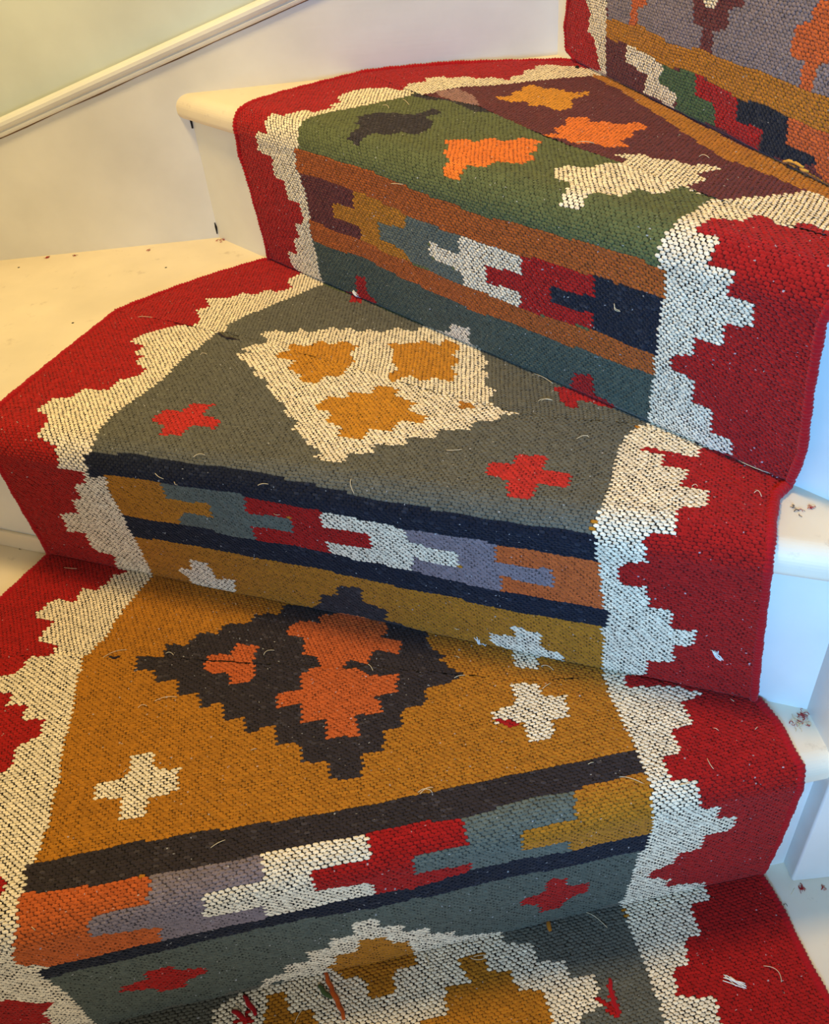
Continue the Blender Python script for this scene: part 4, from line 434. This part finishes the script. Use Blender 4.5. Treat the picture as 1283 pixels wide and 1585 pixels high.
# ---------------------------------------------------------------- staircase
stair = tag(empty('winder_staircase', (0, .6, 0)), 'white painted winding staircase with bullnosed treads under the patterned runner', 'staircase')
BOX = [(XL, -.2), (XN + .0015, -.2), (XN + .0015, YI), (1.2, YI), (1.2, YB), (XL, YB)]
LOW = [(XL, -.2), (XN + .0015, -.2), (XN + .0015, YB), (XL, YB)]           # lower flight, convex
UP = [(XL, YI), (1.0, YI), (1.0, YB), (XL, YB)]                            # upper flight, convex
def nosing_line(k):
    c, t, n, o = FR[k]; c, t, n = np.array(c), np.array(t), np.array(n)
    p = [c + t * a - n * (min(max(o[0] + o[1] * a, .008), .04)) for a in (-.3, .3)]
    tt = (p[1] - p[0]) / np.linalg.norm(p[1] - p[0]); return p[0], np.array([-tt[1], tt[0]])
for k in (1, 2, 3, 4):
    base = LOW if k < 3 else UP
    cN, nN = nosing_line(k)
    if k < 4:
        c2, t2, n2 = ln(k + 1)
        poly = clip(clip(base, cN, nN), c2 + n2 * .004, -n2)
    else: poly = clip(base, cN, nN)
    tr = prism('tread', poly, k * H - .03, k * H, M_TREAD, stair, 0)
    wt = tr.data.attributes.new('bevel_weight_edge', 'FLOAT', 'EDGE')      # only the nosing is rounded
    for e in tr.data.edges:
        p, q = (np.array(tr.data.vertices[i_].co) for i_ in e.vertices)
        front = abs((p[:2] - cN) @ nN) < 1e-4 and abs((q[:2] - cN) @ nN) < 1e-4
        wt.data[e.index].value = (1.0 if p[2] > k * H - .01 else .55) if front and abs(p[2] - q[2]) < 1e-6 else 0.0
    bv = tr.modifiers.new('nosing', 'BEVEL'); bv.limit_method = 'WEIGHT'; bv.width = .0165; bv.segments = 10
    c, t, n = ln(k)
    slab = clip(clip(base, c, n), c + n * .018, -n)
    prism('riser', slab, (k - 1) * H - (.03 if k > 1 else 0), k * H - .03, M_WOOD, stair, 0)
nw = prism('newel_post', [(XN, YN), (XN + .1, YN), (XN + .1, YI), (XN, YI)], 0, 1.15, M_WOOD, stair, .0025, 3)
cp = prism('newel_cap', [(XN - .012, YN - .012), (XN + .112, YN - .012), (XN + .112, YI + .012), (XN - .012, YI + .012)], 1.15, 1.175, M_WOOD, nw, .006, 3)
prism('inner_string', [(XN + .1, YI - .035), (1.2, YI - .035), (1.2, YI), (XN + .1, YI)], 0, .86, M_WOOD, stair, .002)
# thin batten closing the foot of the second riser on the wall side
c, t, n = ln(2)
pb = [c + t * a - n * d for a, d in ((-.69, 0), (-.375, 0), (-.375, .0045), (-.69, .0045))]
tag(prism('riser_batten', clip([tuple(q) for q in pb], np.array([XL, 0]), np.array([1, 0])), H, H + .024, M_TREAD, stair, .0012, 2), 'narrow cream batten along the foot of the riser')
# old nail heads on the bare second tread
def disc(name, loc, r, mat, parent=None, h=.0006, squash=1):
    me = bpy.data.meshes.new(name); bm = bmesh.new()
    bmesh.ops.create_uvsphere(bm, u_segments=12, v_segments=6, radius=r); bmesh.ops.scale(bm, vec=(1, squash, h / r), verts=bm.verts)
    bmesh.ops.translate(bm, vec=loc, verts=bm.verts); bm.to_mesh(me); bm.free()
    return link(name, me, mat, parent)
for x, y, z in ((-.513, 1.176, .38), (-.389, .979, .38), (-.298, 1.121, .38), (-.466, .815, .19)):
    disc('nail_head', (x, y, z), .0016, M_DARK, stair)
# cracks where the filler has opened beside the risers and under the moulding
def crack(pts, r): tube('paint_crack', pts, r, M_DARK, stair, 5)
crack([(-.2375, 1.2095, .386), (-.2368, 1.2094, .396), (-.2374, 1.2095, .402)], [.0008, .0017, .0006])
crack([(-.2376, 1.2095, .528), (-.2374, 1.2095, .538)], [.0012, .0016])
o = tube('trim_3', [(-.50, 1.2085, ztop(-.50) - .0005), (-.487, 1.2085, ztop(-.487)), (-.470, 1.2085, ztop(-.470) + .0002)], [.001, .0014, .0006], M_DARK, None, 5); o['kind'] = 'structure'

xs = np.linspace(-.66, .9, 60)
o = tube('trim_crack_shadow', [(x, 1.2096, ztop(x) - .0016 + .0004 * math.sin(x * 60)) for x in xs], [.0006 + .0005 * math.sin(x * 23) ** 2 for x in xs], plain('crack_shadow_brown', lin(120, 92, 60), .8), None, 5); o['kind'] = 'structure'  # crack under the cap, its shadow put into the line's brown colour
# ---------------------------------------------------------------- the runner
DA, DB = .0054, .0028            # one weft bead
NA, NB = 7, 5
def inside(px, py, poly):
    """even-odd test, vectorised"""
    r = np.zeros(px.shape, bool); n = len(poly)
    for i in range(n):
        x0, y0 = poly[i]; x1, y1 = poly[(i + 1) % n]
        if y0 == y1: continue
        m_ = (py >= min(y0, y1)) & (py < max(y0, y1))
        idx = np.nonzero(m_)
        xs = x0 + (py[idx] - y0) * (x1 - x0) / (y1 - y0)
        r[idx] ^= px[idx] < xs
    return r
def hash2(i, j, s):
    v = np.sin(i * 127.1 + j * 311.7 + s * 74.7) * 43758.5453; return v - np.floor(v)
def wav(a, b, s): return np.sin(a * 61 + s) * np.sin(b * 47 + 1.3 * s) + .5 * np.sin(a * 143 + b * 97 + 2.1 * s)
def woven(k, reg, motifs, parent, label):
    a0, b0 = reg.min(0) - .01; a1, b1 = reg.max(0) + .01
    sa, sb = DA / NA, DB / NB
    na, nb = int((a1 - a0) / sa) + 1, int((b1 - b0) / sb) + 1
    ga = a0 + np.arange(na + 1) * sa; gb = b0 + np.arange(nb + 1) * sb
    A, B = np.meshgrid(ga, gb, indexing='ij')
    # threads wander a little
    def cell(a, b):
        v = (b + .0007 * wav(a, b, k)) / DB; j = np.floor(v); fy = v - j - .5
        u = (a + .0009 * wav(b, a, k + 4)) / DA + .5 * (j % 2); i = np.floor(u); fx = u - i - .5
        return i, j, fx, fy, u, v
    i, j, fx, fy, u, v = cell(A, B)
    # every bead its own length, plumpness and slant
    def bead(i, j, fx, fy):
        fx = fx + .16 * (hash2(i, j, 2) - .5); fy = fy + .12 * (hash2(i, j, 3) - .5)
        fy = fy + fx * (.10 + .26 * hash2(i, j, 4))
        return np.abs(fx / .48) ** 2.0 + np.abs(fy / .60) ** 2.0
    amp = .0013 * (.75 + .5 * hash2(i, j, 1))
    hgt = amp * np.sqrt(np.clip(1 - .80 * bead(i, j, fx, fy), 0, 1))
    swell = .0009 * wav(A * .35, B * .35, k + 9)
    # cut edges and seams sink slightly
    P = surf(k, A, B, hgt + swell - .0001)
    ca, cb = (A[:-1, :-1] + A[1:, 1:]) / 2, (B[:-1, :-1] + B[1:, 1:]) / 2
    keep = inside(ca + .0006 * wav(cb * 3, ca * 3, k), cb + .0006 * wav(ca * 3, cb * 3, k), reg)
    i, j, fx, fy, u, v = cell(ca, cb)
    # dye of each bead, read at the bead's centre
    bi = (i - i.min()).astype(int); bj = (j - j.min()).astype(int)
    ni, nj = bi.max() + 1, bj.max() + 1
    II, JJ = np.meshgrid(np.arange(ni) + i.min(), np.arange(nj) + j.min(), indexing='ij')
    ctr_a = (II + .5 - .5 * (JJ % 2)) * DA; ctr_b = (JJ + .5) * DB
    col = np.empty((ni, nj), object); idx = np.zeros((ni, nj), int)
    names = ['R'] + [c_ for c_, _ in motifs]
    for q, (c_, poly) in enumerate(motifs): idx[inside(ctr_a, ctr_b, poly)] = q + 1
    pal = np.array([DYE[c_] for c_ in names]); pale = np.array([c_ == 'C' for c_ in names])
    dk = np.array([c_ in 'UK' for c_ in names])
    base = pal[idx]
    h1 = hash2(II, JJ, 5)[..., None]; h2 = hash2(np.floor(II / 7), JJ, 6)[..., None]; h3 = hash2(II, JJ, 8)[..., None]
    base = base * (.84 + .26 * h1 + .10 * h2)
    base = np.where(dk[idx][..., None] & (h3 > .93), base * 1.3 + .012, base)      # pale flecks in the dark yarn
    fc = base[bi, bj]
    ispale = pale[idx][bi, bj]
    gap = np.clip((bead(i, j, fx, fy) - np.where(ispale, .70, .88)) / .25, 0, 1)[..., None]       # the dark warp shows between the beads
    warp = np.array(lin(30, 24, 20)[:3])
    fc = np.where(ispale[..., None], fc * (1 - gap) + warp * gap, fc * (1 - .70 * gap))
    fleck = hash2(np.floor(ca * 900), np.floor(cb * 1200), 13) > .9975        # stray kemp hairs
    fc = np.where((fleck & ~ispale)[..., None], fc * .4 + .30, fc)
    vid = np.arange((na + 1) * (nb + 1)).reshape(na + 1, nb + 1)
    q = np.stack([vid[:-1, :-1], vid[1:, :-1], vid[1:, 1:], vid[:-1, 1:]], -1)[keep]
    used = np.unique(q); remap = np.full(vid.size, -1); remap[used] = np.arange(len(used)); q = remap[q]
    co = P.reshape(-1, 3)[used]; fc = fc[keep]
    me = bpy.data.meshes.new('woven_section')
    me.vertices.add(len(co)); me.vertices.foreach_set('co', co.astype(np.float32).ravel())
    me.loops.add(q.size); me.loops.foreach_set('vertex_index', q.astype(np.int32).ravel())
    me.polygons.add(len(q)); me.polygons.foreach_set('loop_start', (np.arange(len(q)) * 4).astype(np.int32))
    me.polygons.foreach_set('use_smooth', np.ones(len(q), bool))
    me.update(calc_edges=True)
    at = me.attributes.new('dye', 'FLOAT_COLOR', 'FACE')
    at.data.foreach_set('color', np.c_[fc, np.ones(len(fc))].astype(np.float32).ravel())
    o = link('woven_section', me, M_RUG, parent)
    o['label'] = label
    return o
runner = tag(empty('stair_runner', (0, .6, 0)), 'red and cream bordered woven wool runner draped over the winding stairs', 'stair runner')
LAB = {1: 'lowest visible section, ochre field with a charcoal stripe', 2: 'section with grey-green field and navy stripes',
       3: 'section with green field and rust orange stripes', 4: 'topmost section, maroon and grey field with an ochre stripe'}
for k in (1, 2, 3, 4):
    reg, mots = RUG[k]
    reg = parse(reg)
    if k == 4: reg[:, 0] = np.where(reg[:, 1] > .0, np.maximum(reg[:, 0], -.352), reg[:, 0])     # stop short of the wall
    woven(k, reg, [(c_, parse(s_)) for c_, s_ in mots], runner, LAB[k])
# overcast selvedge cord along both long edges
M_RED = wool('red_wool', lin(166, 18, 24))
for key, (k, s_) in ED.items():
    P = parse(s_)
    if k == 4: P[:, 0] = np.where(P[:, 1] > .0, np.maximum(P[:, 0], -.352), P[:, 0])
    P = resample(P, .0011)
    cc = surf(k, P[:, 0] , P[:, 1], -.0014)
    nn = np.arange(len(P)); ph = random.random() * 6
    rr = .0039 * (1 + .16 * np.sin(nn * .0011 / .0036 * 2 * np.pi + ph + .8 * np.sin(nn * .03)) + .10 * np.sin(nn * .017 + ph) + .07 * np.sin(nn * .23 + ph))
    tube('overcast_edge', cc, rr, M_RED, runner, 10, lambda i_, th_: 1 + .05 * np.sin(i_ * .9 + 2 * th_))
# ends of spliced yarn lying on the weave
YC = dict(red=M_RED, orange=wool('orange_wool', lin(190, 84, 24)), green=wool('green_wool', lin(70, 84, 44)), ochre=wool('ochre_wool', lin(170, 106, 26)),
          dark=wool('charcoal_wool', lin(44, 34, 34)), yellow=wool('yellow_wool', lin(214, 160, 60)))
for k, c_, s_ in YR:
    P = resample(parse(s_), .002); n_ = len(P)
    cc = surf(k, P[:, 0] + .0006 * np.sin(np.arange(n_) * 1.1), P[:, 1], .0012 + .0006 * np.sin(np.arange(n_) * .7))
    rr = (.0014 if c_ in ('dark', 'yellow') else .0024) * (.55 + .45 * np.sin(np.linspace(.25, 2.9, n_)))
    tag(tube('loose_yarn', cc, rr, YC[c_], runner, 7), 'loose %s yarn end' % ('charcoal' if c_ == 'dark' else c_))

# ---------------------------------------------------------------- small things lying about
M_HAIR = wool('pale_hair', lin(225, 205, 165), .6)
for k, s_ in HR:
    P = parse(s_)
    if len(P) == 3:   # smooth arc through the three points
        tt = np.linspace(0, 1, 14)[:, None]; c1 = 2 * P[1] - .5 * (P[0] + P[2]); P = (1 - tt) ** 2 * P[0] + 2 * tt * (1 - tt) * c1 + tt ** 2 * P[2]
    else: P = resample(P, .002)
    n_ = len(P)
    tag(tube('loose_hair', surf(k, P[:, 0], P[:, 1], .0015 + .0012 * np.sin(np.linspace(0, np.pi, n_))), .00030, M_HAIR, None, 4),
        'thin pale wool hair lying loose on the patterned stair runner', 'hair', 'loose hairs on the runner')
M_WHITE = wool('white_lint', lin(240, 236, 228), .8)
TL = ['small white scrap of lint in the crease below the grey step', 'frayed white wool tuft on the lowest tread by the red border',
      'small white lint scrap on the red border of the middle riser', 'white pin head on the red cross at the left of the upper crease']
for (k, s_), lab in zip(TF, TL):
    P = parse(s_); root = None
    for q in range(9):
        rnd = np.array([[random.gauss(0, .0019), random.gauss(0, .0019)] for _ in P])
        Q = resample(P + rnd, .0012); n_ = len(Q)
        o = tube('lint_tuft' if q == 0 else 'strand', surf(k, Q[:, 0], Q[:, 1], .0012 + .0022 * abs(math.sin(q * 1.9)) * np.sin(np.linspace(.2, 3, n_))), .00042, M_WHITE, root, 5)
        if q == 0: root = o; tag(o, lab, 'lint')
# dark tacks pushed through the cloth
def tack(k, ab, label):
    p_ = surf(k, ab[0], ab[1], .0016)
    tag(disc('carpet_tack', tuple(p_), .0024, M_DARK, None, .0018), label, 'tack')
for (k, ab), lab in zip(TACK, ('dark tack in the cream border at the right end of the upper crease', 'dark tack in the cream border at the back left of the top tread')):
    tack(k, ab, lab)
# red and cream fluff shed on the bare paint
M_FLUFF = {'red': M_RED, 'cream': wool('cream_fluff', lin(232, 205, 160)), 'dark': wool('brown_fluff', lin(70, 44, 36))}
def fluff(x, y, z, sz, n_, col, label):
    root = None
    for q in range(n_):
        a_ = random.random() * 6.28; r0 = sz * random.random() ** .7; cx_, cy_ = x + r0 * math.cos(a_), y + r0 * math.sin(a_)
        an = random.random() * 6.28; L_ = .002 + .004 * random.random(); b_ = random.uniform(-.002, .002)
        P = [(cx_ + math.cos(an) * L_ * s_ - math.sin(an) * b_ * (1 - 4 * s_ * s_), cy_ + math.sin(an) * L_ * s_ + math.cos(an) * b_ * (1 - 4 * s_ * s_), z + .0005 + .001 * (1 - 4 * s_ * s_)) for s_ in (-.5, -.25, 0, .25, .5)]
        o = tube('wool_fluff' if q == 0 else 'fibre', P, random.uniform(.00018, .0004), M_FLUFF[col if random.random() < .8 else 'red'], root, 4)
        if q == 0: root = o; tag(o, label, 'fluff')
fluff(-.478, 1.200, .38, .004, 7, 'red', 'red fluff on the bare upper tread against the wall, furthest left')
fluff(-.439, 1.198, .38, .003, 4, 'dark', 'tiny brown fibre on the bare upper tread against the wall')
fluff(-.233, 1.198, .38, .007, 12, 'red', 'brown and red fluff in the bare tread corner under the top riser')
fluff(-.335, 1.19, .38, .006, 4, 'red', 'few red fibres at the wall edge of the bare upper tread')
fluff(-.4656, .800, .19, .012, 10, 'dark', 'brown crumbs on the bare tread corner at far left')
fluff(.312, .4386, .19, .009, 26, 'cream', 'cream wool shreds on the bare tread beside the newel')
fluff(.320, .447, .19, .005, 10, 'red', 'red fluff at the foot of the newel behind the cream shreds')
fluff(.3309, .3860, 0, .003, 12, 'red', 'red fluff ball on the lowest tread in front of the newel')
fluff(.352, .384, 0, .003, 4, 'red', 'pair of red fibres on the lowest tread at the right edge')
fluff(.306, .372, 0, .006, 5, 'dark', 'dark fibres on the lowest tread beside the runner')
fluff(.300, .500, .38, .010, 6, 'dark', 'dark fibres on the bare upper tread right of the runner')
fluff(.309, .503, .38, .003, 5, 'red', 'red curl of fluff on the bare upper tread at the right edge')
